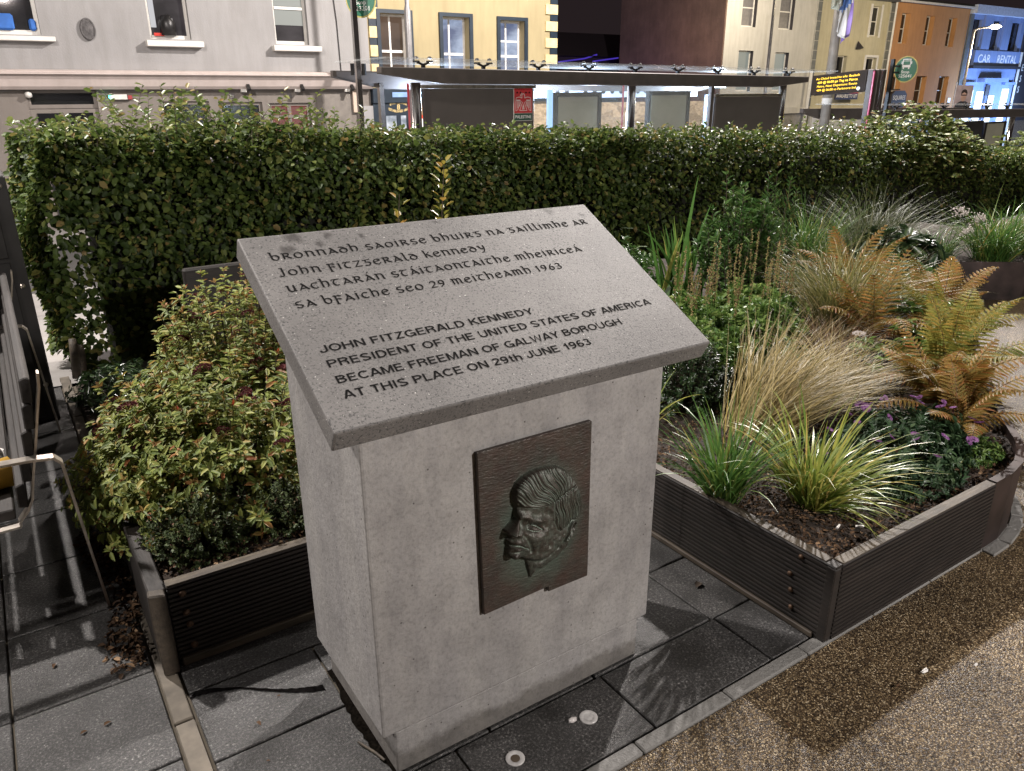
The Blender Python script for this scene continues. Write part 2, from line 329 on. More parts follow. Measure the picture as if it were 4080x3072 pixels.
M['burg'] = leaf_mat('faded_flower_heads', [(0,(.09,.025,.03)),(.6,(.17,.05,.055)),(1,(.27,.1,.1))], .8, .1, .2)
M['heather'] = leaf_mat('small_leaf_cover', [(0,(.035,.055,.02)),(.6,(.075,.11,.038)),(.93,(.13,.16,.06)),(1,(.28,.13,.1))], .5, .15, .3)
M['liri'] = leaf_mat('strap_leaves', [(0,(.05,.12,.028)),(.55,(.09,.2,.04)),(.9,(.2,.28,.06)),(1,(.42,.32,.1))], .38, .28, .45)
M['liri_y'] = leaf_mat('yellow_strap_leaves', [(0,(.12,.2,.035)),(.5,(.25,.31,.06)),(.85,(.4,.4,.09)),(1,(.5,.36,.12))], .38, .28, .45)
M['blond'] = leaf_mat('blond_grass', [(0,(.12,.11,.035)),(.4,(.26,.2,.075)),(.8,(.4,.31,.125)),(1,(.52,.43,.22))], .5, .25, .35)
M['bronzegrass'] = leaf_mat('bronze_grass', [(0,(.08,.1,.03)),(.45,(.19,.19,.06)),(.85,(.33,.29,.11)),(1,(.5,.4,.2))], .45, .25, .4)
M['browngrass'] = leaf_mat('brown_grass', [(0,(.09,.05,.025)),(.6,(.2,.12,.06)),(1,(.34,.23,.13))], .55, .2, .3)
M['silver'] = leaf_mat('silver_grass', [(0,(.035,.05,.02)),(.5,(.08,.1,.04)),(1,(.2,.2,.12))], .5, .25, .5)
M['fern'] = leaf_mat('golden_fern', [(0,(.2,.17,.045)),(.45,(.34,.24,.06)),(.8,(.42,.22,.06)),(1,(.36,.13,.045))], .5, .3, .3)
M['fern_g'] = leaf_mat('green_fern', [(0,(.16,.2,.05)),(.5,(.29,.28,.06)),(1,(.46,.3,.07))], .5, .3, .3)
M['perennial'] = leaf_mat('perennial_leaves', [(0,(.06,.13,.03)),(.5,(.13,.23,.05)),(.9,(.22,.31,.08)),(1,(.32,.36,.13))], .42, .25, .4)
M['darkleaf'] = leaf_mat('dark_glossy_leaves', [(0,(.012,.03,.012)),(.6,(.03,.06,.02)),(1,(.07,.11,.04))], .3, .15, .6)
M['laurel'] = leaf_mat('upright_shrub_leaves', [(0,(.035,.09,.022)),(.6,(.07,.15,.035)),(1,(.14,.22,.06))], .38, .25, .45)
M['spike'] = leaf_mat('seed_spikes', [(0,(.2,.12,.06)),(.6,(.36,.25,.13)),(1,(.28,.3,.11))], .8, .1, .2)
M['daisy'] = leaf_mat('daisy_leaves', [(0,(.02,.05,.022)),(.6,(.045,.09,.038)),(1,(.09,.14,.06))], .5, .2, .3)
M['petal'] = leaf_mat('purple_petals', [(0,(.16,.05,.2)),(1,(.34,.15,.36))], .6, .3, .2)
M['white_fl'] = leaf_mat('white_florets', [(0,(.5,.44,.42)),(1,(.8,.74,.7))], .7, .2, .2)
M['gold'] = leaf_mat('golden_young_leaves', [(0,(.16,.17,.03)),(.5,(.33,.27,.05)),(1,(.42,.24,.06))], .3, .3, .55)
M['maple'] = leaf_mat('maple_leaves', [(0,(.08,.13,.03)),(.6,(.16,.2,.055)),(.92,(.26,.27,.09)),(1,(.3,.14,.08))], .5, .25, .35)
M['white'] = simple('white_paint', (.75,.73,.7), .5, var=.06)
M['matt'] = simple('matt_black_frame', (.02,.018,.017), .85, 0, .1)
M['off'] = simple('off_white_frame', (.62,.6,.56), .5, var=.06)
M['panel'] = simple('shelter_back_panel', (.085,.075,.068), .45, 0, .4, var=.06, nscale=3)
M['pane'] = simple('dark_window_glass', (.012,.012,.014), .06, 0, .8)
M['shglass'] = glass('shelter_glass', (.85,.93,.95), .03, .13)
M['roofglass'] = glass('roof_glass', (.6,.62,.6), .1, .22)
M['frosted'] = simple('frosted_poster_panel', (.36,.36,.28), .35, 0, .5, var=.08, nscale=2)

# ------------------------------------------------------------------ terrain and paving
def sstep(a, b, x): t = max(0, min(1, (x-a)/(b-a))); return t*t*(3-2*t)
def G(x, y):
    if y <= 3.6: s = 0
    else: s = -1.2*(1-math.exp(-(y-3.6)/10.5))*1.28 if y < 18 else -1.2*(1-math.exp(-14.4/10.5))*1.28
    return s-.045*min(max(0, x-2), 38)*sstep(3.6, 6, y)
def sheet(name, x0, x1, y0, y1, nx, ny, dz, mat, xs=None, ys=None):
    xs = xs or [x0+(x1-x0)*i/nx for i in range(nx+1)]; ys = ys or [y0+(y1-y0)*j/ny for j in range(ny+1)]; b = MB()
    b.v = [(x, y, G(x,y)+dz) for y in ys for x in xs]; n = len(xs)
    b.f = [(j*n+i, j*n+i+1, (j+1)*n+i+1, (j+1)*n+i) for j in range(len(ys)-1) for i in range(n-1)]; b.mi = [0]*len(b.f)
    return tag(b.build(name, mat, smooth=True), kind='structure')
XS = [-300,-120,-60,-30,-15,-8,-4,0,2,4,7,10,14,18,24,30,36,40,50,70,100,160,300]
YS = [-300,-100,-40,-15,-6,0,3.6,4,4.5,5,5.5,6,7,8,9,10,11,12,13,14,15,16,17,18,22,30,40,80,160,400]
M['asphalt'] = mat_wall('asphalt', (.055,.053,.05), .3, 60, .4, .8)
M['flag'] = mat_wall('light_paving', (.3,.285,.27), .25, 40, .3, .6)
sheet('ground', 0,0,0,0,0,0,-.03, M['asphalt'], XS, YS)
sheet('footpath', -14, 60, 3.62, 9.4, 30, 24, .004, M['flag'])
sheet('far_footpath', -14, 36, 14.6, 17.99, 20, 8, .03, M['flag'])
# granite slabs with open joints over a mortar bed
b = MB(); b.box(-3.2, 1.345, -.292, 3.6, -.05, -.012); tag(b.build('mortar_bed', M['mortar']), kind='structure')
b = MB(); g = .0035
def slab(x0, x1, y0, y1, z=0):
    dz = random.uniform(-.0012,.0012); b.box(x0+g, x1-g, y0+g, y1-g, -.03, z+dz)
rows = [(-.246,-.008),(-.008,.297),(.297,.588),(.588,.885)]
for r,(y0,y1) in enumerate(rows):
    xs = [[-.346,-.02,.19,.677,1.155,1.335],[-.346,.3,.66,1.143,1.335],[-.346,.02,.45,.93,1.335],[-.346,.25,.75,1.335]][r]
    for x0,x1 in zip(xs[:-1], xs[1:]): slab(x0,x1,y0,y1)
for r,(y0,y1) in enumerate([(-.246,.06),(.06,.36),(.36,.748),(.748,1.15),(1.15,1.56),(1.56,1.98),(1.98,2.4),(2.4,2.9),(2.9,3.6)]):
    xs = [-3.1,-2.4,-1.85,-1.2,-.768-(r%2)*.0,-.406] if r != 1 else [-3.1,-2.2,-1.5,-.98,-.49,-.406]
    for x0,x1 in zip(xs[:-1], xs[1:]): slab(x0,x1,y0,y1)
tag(b.build('paving', M['granite'], bevel=.0025), kind='structure')
b = MB(); y = -.246
while y < 3.5: b.box(-.402, -.352, y+.003, y+.36, -.03, .003); y += .366
tag(b.build('drainage_strip', simple('drain_strip_stone',(.10,.085,.066),.75,var=.25,nscale=12), bevel=.003), kind='structure')
b = MB(); x = -3.1
for x in [-3.1+.3355*i for i in range(17)]: b.box(x+.002, x+.3335, -.293, -.2505, -.05, .004+random.uniform(-.001,.001))
tag(b.build('kerb', M['kerb'], bevel=.004), kind='structure')
b = MB(); b.quad((-14,-14,-.004),(14,-14,-.004),(14,-.2945,-.004),(-14,-.2945,-.004))
b.quad((1.36,-.2945,-.004),(14,-.2945,-.004),(14,3.62,-.004),(1.36,3.62,-.004))
tag(b.build('gravel_path', M['gravel']), kind='structure')
# irregular dark tar seam and the damp dirt along the base of the monument
b = MB(); P = [(-.345,.563),(-.325,.572),(-.29,.565),(-.255,.548),(-.215,.528),(-.17,.49),(-.125,.455),(-.08,.425),(-.04,.405),(-.008,.392)]; Wd = [.010,.021,.024,.013,.010,.013,.015,.02,.024,.03]
pts = []
for i in range(len(P)-1):
    for k in range(6):
        t = k/6; w = Wd[i]*(1-t)+Wd[i+1]*t; pts.append((P[i][0]*(1-t)+P[i+1][0]*t, P[i][1]*(1-t)+P[i+1][1]*t, w*.5*random.uniform(.8,1.15), w*.5*random.uniform(.8,1.15)))
for p, q in zip(pts[:-1], pts[1:]): b.quad((p[0],p[1]-p[2],.0023),(q[0],q[1]-q[2],.0023),(q[0],q[1]+q[3],.0023),(p[0],p[1]+p[3],.0023))
tag(b.build('tar_seam', simple('tar', (.005,.0045,.0045), .9, 0, 0, var=.4, nscale=90)), kind='structure')
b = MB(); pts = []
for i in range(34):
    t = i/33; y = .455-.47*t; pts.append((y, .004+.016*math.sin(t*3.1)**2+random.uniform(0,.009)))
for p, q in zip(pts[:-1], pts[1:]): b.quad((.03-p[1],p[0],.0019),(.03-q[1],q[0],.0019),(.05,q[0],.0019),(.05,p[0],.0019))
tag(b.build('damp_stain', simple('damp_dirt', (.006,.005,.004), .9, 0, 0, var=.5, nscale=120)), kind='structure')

# ------------------------------------------------------------------ monument
mon = empty('stone_monument', (.43,.22,0), 'grey cast stone plinth with a sloping inscribed top and a bronze head plaque', 'monument')
def shz(y): # underside of the cap at y
    return CZ0+(y-CY0-CT*SA)*SA/CA-CT*CA
b = MB(); b.box(.032,.828,.004,.452,0,.132); b.build('base', M['concrete'], mon, bevel=.004)
b = MB(); z0 = .1325
b.add([(0,0,z0),(.86,0,z0),(.86,.4543,z0),(0,.4543,z0),(0,0,shz(0)-.0005),(.86,0,shz(0)-.0005),(.86,.4543,shz(.4543)-.0005),(0,.4543,shz(.4543)-.0005)],
      [(0,3,2,1),(4,5,6,7),(0,1,5,4),(1,2,6,5),(2,3,7,6),(3,0,4,7)]); b.build('shaft', M['concrete'], mon, bevel=.006, seg=2)
W = CX1-CX0
b = MB(); vs = []
for h in (-CT, 0):
    for u, s in ((0,0),(W,0),(W,CL),(0,CL)): vs.append(CAP(u,s,h))
b.add(vs, [(0,3,2,1),(4,5,6,7),(0,1,5,4),(1,2,6,5),(2,3,7,6),(3,0,4,7)])
# stain coordinates in the material are world coordinates, so the cap mesh keeps its origin at the world origin
capo = b.build('sloping_cap', M['cap'], None, bevel=.0045, seg=2); capo.parent = mon; capo.location = -Vector(mon.location)
# --- lettering
def text2d(s, size=1.0, offset=0.0, spacing=1.0):
    c = bpy.data.curves.new('t', 'FONT'); c.body = s; c.size = size; c.offset = offset; c.space_character = spacing; c.resolution_u = 3; c.fill_mode = 'BOTH'
    o = bpy.data.objects.new('t', c); COL.objects.link(o); dg = bpy.context.evaluated_depsgraph_get(); dg.update()
    me = bpy.data.meshes.new_from_object(o.evaluated_get(dg)); v = [(p.co.x, p.co.y) for p in me.vertices]; f = [tuple(p.vertices) for p in me.polygons]
    bpy.data.objects.remove(o); bpy.data.curves.remove(c); bpy.data.meshes.remove(me); return v, f
def put_text(b, s, org, ex, ey, width=None, height=None, offset=.0, spacing=1.0, center=False, shear=0):
    offset = 0 if 'M' in s or 'm' in s or 'W' in s else min(offset, .012)
    """height = capital height; width squeezes the line to fit"""
    v, f = text2d(s, 1.0, offset, spacing)
    if not v: return
    x0 = min(p[0] for p in v); x1 = max(p[0] for p in v); ky = (height or .1)/.70
    kx = width/(x1-x0) if width else ky
    org = Vector(org); ex = Vector(ex); ey = Vector(ey); off = (x1-x0)*kx*.5 if center else 0
    b.add([org+ex*((p[0]-x0)*kx-off+p[1]*ky*shear)+ey*(p[1]*ky) for p in v], f)
EX = Vector((1,0,0)); EY = Vector((0,CA,SA))
def sarc(cx, cy, rx, ry, a0, a1, n=14): return [(cx+rx*math.cos(math.radians(a0+(a1-a0)*i/n)), cy+ry*math.sin(math.radians(a0+(a1-a0)*i/n))) for i in range(n+1)]
SW = .155; h_ = SW/2
SG = {
 'A':(.72,[[(.03,0),(.33,1-h_*.2),(.39,1-h_*.2),(.69,0)],[(.16,.3),(.56,.3)]]), 'B':(.7,[[(.08,0),(.08,1)],[(.08,1-h_),(.36,1-h_)]+sarc(.36,.745,.22,.255-h_,90,-90)+[(.08,.51)],[(.36,.53)]+sarc(.38,.29,.24,.29-h_,90,-90)+[(.08,h_)]]),
 'C':(.76,[sarc(.40,.5,.33,.5-h_,42,318,22)]), 'D':(.75,[[(.08,0),(.08,1)],[(.08,1-h_),(.33,1-h_)]+sarc(.33,.5,.33,.5-h_,90,-90)+[(.08,h_)]]), 'E':(.65,[[(.08,0),(.08,1)],[(.08,1-h_),(.61,1-h_)],[(.08,.52),(.56,.52)],[(.08,h_),(.62,h_)]]),
 'F':(.6,[[(.08,0),(.08,1)],[(.08,1-h_),(.58,1-h_)],[(.08,.5),(.52,.5)]]), 'G':(.8,[sarc(.41,.5,.34,.5-h_,48,340,22)+[(.72,.44)],[(.42,.46),(.76,.46)],[(.715,.46),(.715,0)]]), 'H':(.74,[[(.08,0),(.08,1)],[(.66,0),(.66,1)],[(.08,.52),(.66,.52)]]), 'I':(.24,[[(.12,0),(.12,1)]]),
 'J':(.56,[[(.47,1),(.47,.28)]+sarc(.265,.28,.205,.28-h_,0,-180,12)+[(.06,.34)]]), 'K':(.72,[[(.08,0),(.08,1)],[(.64,1),(.1,.42)],[(.27,.58),(.68,0)]]), 'L':(.58,[[(.08,0),(.08,1)],[(.08,h_),(.56,h_)]]), 'M':(.86,[[(.08,0),(.08,1)],[(.78,0),(.78,1)],[(.1,1),(.43,.06),(.76,1)]]),
 'N':(.74,[[(.08,0),(.08,1)],[(.66,0),(.66,1)],[(.1,1),(.64,0)]]), 'O':(.82,[sarc(.41,.5,.34,.5-h_,0,360,28)]), 'P':(.68,[[(.08,0),(.08,1)],[(.08,1-h_),(.37,1-h_)]+sarc(.37,.715,.24,.285-h_,90,-90)+[(.08,.43+h_*0)]]), 'R':(.72,[[(.08,0),(.08,1)],[(.08,1-h_),(.38,1-h_)]+sarc(.38,.735,.23,.265-h_,90,-90)+[(.08,.47)],[(.42,.46)]+sarc(.44,.3,.15,.15,90,0,6)+[(.60,0)]]),
 'S':(.7,[sarc(.34,.735,.255,.265-h_,25,230,16)+sarc(.35,.265,.27,.265-h_,70,-160,18)]), 'T':(.64,[[(.32,0),(.32,1)],[(.02,1-h_),(.62,1-h_)]]), 'U':(.73,[[(.08,1),(.08,.33)]+sarc(.365,.33,.285,.33-h_,180,360,16)+[(.65,1)]]), 'W':(.98,[[(.04,1),(.26,.03),(.49,.97),(.72,.03),(.94,1)]]), 'Y':(.68,[[(.04,1),(.34,.42)],[(.64,1),(.34,.42)],[(.34,.46),(.34,0)]]), 'Z':(.64,[[(.05,1-h_),(.55,1-h_),(.08,h_),(.6,h_)]]),
 't':(.36,[[(.17,.95),(.17,.2)]+sarc(.27,.18,.1,.18-h_,180,270,6)+[(.34,h_)],[(.02,.72-h_),(.34,.72-h_)]]), 'h':(.6,[[(.08,0),(.08,1)],[(.08,.4)]+sarc(.3,.45,.21,.2,170,0,10)+[(.51,0)]]),
 '1':(.5,[[(.34,0),(.34,1)],[(.34,.76),(.1,.7)]]), '2':(.6,[sarc(.3,.70,.22,.3-h_,165,-35,14)+[(.07,.1)],[(.05,h_),(.56,h_)]]), '3':(.6,[sarc(.28,.745,.2,.255-h_,160,-80,14),sarc(.28,.29,.235,.29-h_,85,-160,16)]), '6':(.6,[sarc(.31,.31,.225,.31-h_,0,360,22),[(.085,.36)]+sarc(.34,.5,.255,.5-h_,175,55,12)]), '9':(.6,[sarc(.29,.69,.225,.31-h_,0,360,22),[(.515,.64)]+sarc(.26,.5,.255,.5-h_,-5,-125,12)]),
}
def ribbon(b, pl, w, f):
    n = len(pl); cl = math.hypot(pl[0][0]-pl[-1][0], pl[0][1]-pl[-1][1]) < 1e-6; L = []; Rr = []
    for i in range(n):
        p = pl[i]; a = pl[i-1] if i > 0 else (pl[n-2] if cl else None); c = pl[i+1] if i < n-1 else (pl[1] if cl else None)
        d1 = Vector((p[0]-a[0],p[1]-a[1])).normalized() if a else None; d2 = Vector((c[0]-p[0],c[1]-p[1])).normalized() if c else None
        d1 = d1 or d2; d2 = d2 or d1; n1 = Vector((-d1.y,d1.x)); n2 = Vector((-d2.y,d2.x)); m = (n1+n2); m = m.normalized() if m.length > 1e-3 else n1; k = min(1.9, 1/max(.35, m.dot(n1)))*w/2
        L.append((p[0]+m.x*k,p[1]+m.y*k)); Rr.append((p[0]-m.x*k,p[1]-m.y*k))
    for i in range(n-1): b.quad(*[f(*q) for q in (L[i],Rr[i],Rr[i+1],L[i+1])])
def sans(b, s, u0, u1, v0, hh):
    items = []; x = 0
    for ch in s:
        if ch == ' ': x += .34; continue
        w, st = SG[ch]; items.append((x, st)); x += w+.10
    k = (u1-u0)/(x-.1); z = 0
    for gx, st in items:
        for pl in st: z += 1; ribbon(b, pl, SW, lambda px, py: CAP(u0+(gx+px)*k, v0+py*hh, .0004+(z%7)*.00004))
for s, u0, u1, v in (('JOHN FITZGERALD KENNEDY',.053,.598,.2125),('PRESIDENT OF THE UNITED STATES OF AMERICA',.054,.953,.1685),('BECAME FREEMAN OF GALWAY BOROUGH',.055,.817,.1215),('AT THIS PLACE ON 29th JUNE 1963',.054,.688,.0785)):
    ins = MB(); sans(ins, s, u0, u1, v, .0215); ins.build('inscription_line', M['ink'], mon)
def arc(cx, cy, rx, ry, a0, a1, n=10):
    return [(cx+rx*math.cos(math.radians(a0+(a1-a0)*i/n)), cy+ry*math.sin(math.radians(a0+(a1-a0)*i/n))) for i in range(n+1)]
GL = {
 'a': (1.02, [[(.36,1.06),(.98,0)],[(.5,.84),(.06,.0)],[(.2,.25),(.8,.25)]]),
 'b': (.98, [[(.0,1.42),(.14,1.36),(.14,.42)], arc(.5,.42,.37,.42,180,-180,16)]),
 'r': (1.02, [[(.0,1.0),(.2,1.0)],[(.2,1.0),(.16,0)],[(.2,1.0)]+arc(.45,.76,.3,.24,80,-90,8)+[(.3,.5)],[(.4,.5),(.92,.02)]]),
 'o': (1.0, [arc(.47,.45,.42,.45,90,450,18)]),
 'n': (1.02, [[(.02,.98),(.18,.95),(.18,0)],[(.18,.68)]+arc(.5,.62,.34,.33,140,0,8)+[(.84,.1),(.94,0)]]),
 'd': (1.0, [arc(.47,.36,.41,.36,90,450,16),[(.06,.98),(.2,1.06),(.55,.92),(.82,.62),(.88,.4)]]),
 'h': (1.0, [[(.0,1.42),(.17,1.36),(.17,0)],[(.17,.66)]+arc(.48,.62,.34,.33,140,0,8)+[(.8,.2),(.66,0)]]),
 's': (.86, [arc(.42,.72,.3,.24,40,270,9)+arc(.42,.24,.33,.24,90,-150,9)]),
 'i': (.42, [[(.06,.92),(.18,.95),(.18,0)],[(.16,1.24),(.24,1.28)]]),
 'e': (.92, [arc(.46,.45,.4,.45,50,330,14),[(.12,.5),(.5,.55),(.8,.62)]+[(.7,.82)]]),
 'u': (1.02, [[(.04,.98),(.18,.95),(.18,.4)]+arc(.48,.32,.3,.32,180,320,8),[(.8,.98),(.8,.1),(.92,0)]]),
 'g': (.92, [[(.02,.96),(.86,1.02)],[(.36,.98),(.28,.62)]+arc(.42,.3,.36,.3,75,-130,10)+[(.1,.0)]]),
 'l': (.55, [[(.04,1.42),(.2,1.36),(.2,.25)]+arc(.42,.22,.22,.22,180,300,6)]),
 'm': (1.42, [[(.02,.98),(.18,.95),(.18,0)],[(.18,.68)]+arc(.42,.64,.25,.31,140,0,7)+[(.67,0)],[(.67,.68)]+arc(.92,.64,.26,.31,140,0,7)+[(1.18,.1),(1.3,0)]]),
 'j': (.78, [[(.26,1.32),(.56,1.32)],[(.5,1.32),(.5,.2)]+arc(.28,.18,.22,.22,0,-150,7)]),
 'f': (.86, [[(.0,1.02),(.2,1.08),(.2,-.28)],[(.1,-.28),(.36,-.28)],[(.2,.96),(.55,1.06),(.82,.9)],[(.2,.46),(.5,.54),(.74,.4)]]),
 't': (.92, [[(.0,.9),(.12,1.0),(.88,1.0)],[(.46,1.0)]+arc(.48,.42,.36,.42,130,300,10)]),
 'z': (.9, [[(.06,1.0),(.8,1.0),(.1,.02),(.86,.02)]]),
 'k': (.95, [[(.04,1.36),(.18,1.32),(.18,0)],[(.78,1.0),(.2,.5)],[(.36,.62),(.9,.02)]]),
 'y': (.92, [[(.04,.98),(.18,.9),(.3,.5),(.48,.3),(.8,.5)],[(.84,1.0),(.8,.4),(.6,-.2),(.2,-.36)]]),
 'c': (.84, [arc(.46,.45,.4,.45,50,310,13)]),
 '1': (.5, [[(.05,.9),(.25,1.06),(.25,0)]]), '2': (.85, [arc(.4,.76,.32,.3,160,-40,9)+[(.06,.02),(.76,.04)]]),
 '3': (.8, [arc(.36,.8,.28,.26,150,-80,8),arc(.36,.28,.34,.28,90,-150,9)]),
 '6': (.85, [arc(.4,.3,.32,.3,90,450,13),[(.66,1.08),(.3,.8),(.09,.35)]]), '9': (.85, [arc(.4,.76,.3,.3,90,450,13),[(.7,.76),(.6,.3),(.2,-.02)]]),
}
def gaelic(b, s, u0, u1, v0, xh):
    items = []; x = 0
    for ch in s:
        if ch == ' ': x += .62; continue
        acc = ch == 'á'; w, st = GL['a' if acc else ch]; items.append((x, st+([[(.5,1.32),(.68,1.5)]] if acc else []))); x += w+.26
    x -= .26; kx = (u1-u0)/x; k = 0; nib = (math.cos(.5)*.125, math.sin(.5)*.115)
    for gx, st in items:
        for pl in st:
            for p, q in zip(pl[:-1], pl[1:]):
                d = math.hypot(q[0]-p[0], q[1]-p[1]) or 1; nx, ny = -(q[1]-p[1])/d*.062, (q[0]-p[0])/d*.062; ex, ey = (q[0]-p[0])/d*.045, (q[1]-p[1])/d*.045
                for (ax, ay), (ux, uy) in ((nib, (0,0)), ((nx, ny), (ex, ey))):
                    pts = [(p[0]-ax-ux,p[1]-ay-uy),(q[0]-ax+ux,q[1]-ay+uy),(q[0]+ax+ux,q[1]+ay+uy),(p[0]+ax-ux,p[1]+ay-uy)]; k += 1
                    b.quad(*[CAP(u0+(gx+px)*kx, v0+py*xh, .0004+(k%7)*.00004) for px, py in pts])
for s, u1, v in (('bronnadh saoirse bhuirg na gaillimhe ar',.982,.524),('john fitzgerald kennedy',.600,.4665),('uachtarán stáitaontaithe mheiriceá',.884,.412),('sa bfaiche seo 29 meitheamh 1963',.780,.3565)):
    ins = MB(); gaelic(ins, s, .052, u1, v, .0205); ins.build('inscription_line', M['ink'], mon)
# --- plaque and head relief
PLQ = [(.284,.384),(.4815,.390),(.482,.374),(.6135,.373),(.614,.391),(.6105,.832),(.2735,.833)]
b = MB(); b.prism([(x,-.0135,z) for x,z in PLQ], (0,0,0), (0,.0135,0)); plq = b.build('plaque', M['bronze'], mon, bevel=.002)
OUT = np.array([(.497,.743),(.468,.749),(.44,.751),(.418,.749),(.4,.744),(.386,.737),(.376,.73),(.368,.719),(.365,.703),(.367,.682),(.371,.671),(.37,.653),(.371,.64),(.362,.63),(.35,.621),(.34,.615),(.339,.609),(.343,.603),(.353,.595),(.352,.589),(.346,.585),(.347,.578),(.35,.574),(.347,.569),(.348,.562),(.345,.556),(.345,.544),(.35,.534),(.363,.525),(.383,.52),(.402,.509),(.418,.439),(.441,.461),(.461,.458),(.485,.465),(.511,.478),(.535,.494),(.545,.512),(.546,.532),(.554,.547),(.557,.56),(.568,.569),(.575,.587),(.577,.614),(.573,.643),(.562,.672),(.545,.7),(.523,.725)])
NX, NZ = 250, 310; gx = np.linspace(.325,.59,NX); gz = np.linspace(.448,.762,NZ); XX, ZZ = np.meshgrid(gx, gz)
def seg_dist(ax, az, bx, bz):
    dx, dz = bx-ax, bz-az; t = np.clip(((XX-ax)*dx+(ZZ-az)*dz)/(dx*dx+dz*dz+1e-12), 0, 1); return np.hypot(XX-ax-t*dx, ZZ-az-t*dz)
def poly_dist(P): return np.min([seg_dist(*P[i], *P[i+1]) for i in range(len(P)-1)], axis=0)
inside = np.zeros_like(XX, bool); j = len(OUT)-1
for i in range(len(OUT)):
    (xi, zi), (xj, zj) = OUT[i], OUT[j]; c = ((zi > ZZ) != (zj > ZZ)) & (XX < (xj-xi)*(ZZ-zi)/(zj-zi+1e-12)+xi); inside ^= c; j = i
D_ = poly_dist(np.vstack([OUT, OUT[:1]])); sd = np.where(inside, D_, -D_)
def gauss(d, w): return np.exp(-(d/w)**2)
def blob(x, z, a, w, h=None, rot=0):
    dx, dz = XX-x, ZZ-z; c, s = math.cos(rot), math.sin(rot); u = dx*c+dz*s; v = -dx*s+dz*c; return a*np.exp(-(u/w)**2-(v/(h or w))**2)
Rr_ = .028+.075*np.clip((XX-.36)/.12,0,1); Hh = .029*np.sqrt(np.clip(1-(1-np.clip(sd/Rr_,0,1))**2, 0, 1))
Hh *= np.where(ZZ < .53, np.clip(.72+.28*(ZZ-.455)/.075, .6, 1), 1)
hair_line = [(.36,.676),(.37,.673),(.395,.664),(.424,.656),(.461,.652),(.478,.657),(.476,.64),(.475,.615),(.479,.594),(.488,.574),(.497,.566),(.508,.572),(.522,.575),(.535,.585)]
hl_d = poly_dist(hair_line)
hp = hair_line+[(.6,.60),(.6,.78),(.34,.78),(.34,.68)]; hair = np.zeros_like(XX, bool); j = len(hp)-1
for i in range(len(hp)):
    (xi, zi), (xj, zj) = hp[i], hp[j]; c = ((zi > ZZ) != (zj > ZZ)) & (XX < (xj-xi)*(ZZ-zi)/(zj-zi+1e-12)+xi); hair ^= c; j = i
hs = np.where(hair, hl_d, 0)
Hh = Hh+.006*np.clip(hs/.006, 0, 1)
ang = np.arctan2(ZZ-.665, XX-.50); side = ZZ < (.657+(XX-.478)*.17)
def strands(perp, along, n1, n2, seed):
    rg = np.random.default_rng(seed); T = rg.normal(size=(n1+2, n2+2)); p = (perp-perp.min())/(np.ptp(perp)+1e-9)*n1; q = (along-along.min())/(np.ptp(along)+1e-9)*n2; i = p.astype(int); j = q.astype(int); fp = p-i; fq = q-j; fp = fp*fp*(3-2*fp)
    return (T[i,j]*(1-fp)+T[i+1,j]*fp)*(1-fq)+(T[i,j+1]*(1-fp)+T[i+1,j+1]*fp)*fq
radial = np.arctan2(ZZ-.585, XX-.535)+.03*np.sin(np.hypot(XX-.535,ZZ-.585)*70); rad_ = np.hypot(XX-.535, ZZ-.585)
radial = np.where(radial < -1.6, radial+2*np.pi, radial)
strand = np.where(side, strands(XX+.18*ZZ+.002*np.sin(ZZ*120), ZZ, 210, 7, 3), strands(radial, rad_, 400, 9, 4))
strand = 1.15*np.tanh(strand*1.3)
Hh += np.where(hair, .0024*strand*np.clip(hs/.007,0,1), 0)
Hh -= .0045*gauss(poly_dist([(.478,.657),(.507,.669),(.54,.672),(.57,.673)]), .0035)
# brow, eye, nose, mouth, cheek, jaw
Hh += blob(.395,.640,.008,.020,.010,-.5)+blob(.43,.622,.010,.026,.009,-.3)
Hh -= blob(.413,.603,.021,.021,.011,-.35)+blob(.381,.627,.009,.010,.013)
Hh += blob(.419,.598,.010,.011,.0062,-.35)
Hh -= .0035*gauss(poly_dist([(.402,.606),(.414,.607),(.428,.600),(.441,.590)]), .0022)+.003*gauss(poly_dist([(.404,.597),(.418,.591),(.432,.589)]), .002)
Hh += .014*gauss(poly_dist([(.374,.640),(.364,.622),(.352,.608)]), .011)+blob(.372,.597,.009,.011,.008)+blob(.352,.609,.006,.009)
Hh -= blob(.361,.595,.005,.005,.003)+.0055*gauss(poly_dist([(.384,.592),(.395,.578),(.406,.556),(.411,.535)]), .0055)
Hh += blob(.430,.574,.006,.026,.022)+blob(.45,.545,.004,.03)
Hh += blob(.367,.578,.006,.016,.006,-.2)+blob(.368,.560,.007,.016,.006,-.2)
Hh -= .006*gauss(poly_dist([(.344,.572),(.36,.569),(.378,.563),(.402,.545)]), .0026)
Hh += blob(.360,.536,.011,.016,.012); Hh -= blob(.362,.551,.004,.014,.004)
Hh += .005*gauss(poly_dist([(.40,.515),(.44,.507),(.485,.52),(.505,.55)]), .012)
Hh -= .006*gauss(poly_dist([(.41,.503),(.45,.49),(.50,.512),(.515,.535)]), .007)
Hh -= blob(.452,.625,.004,.016,.02)
ear = [(.519,.529),(.523,.545),(.527,.565),(.536,.577),(.548,.576),(.555,.565),(.554,.55),(.545,.54),(.53,.528),(.519,.529)]
Hh += blob(.537,.555,.010,.018,.027,-.25)+.007*gauss(poly_dist(ear), .0042)
Hh -= blob(.541,.561,.016,.0065,.012,-.2)+blob(.531,.545,.006,.006,.012,-.2)
lump = RNG.normal(size=(40,34)); ii = np.linspace(0,39,NZ); jj = np.linspace(0,33,NX); i0 = np.clip(ii.astype(int),0,38); j0 = np.clip(jj.astype(int),0,32); fi = (ii-i0)[:,None]; fj = (jj-j0)[None]
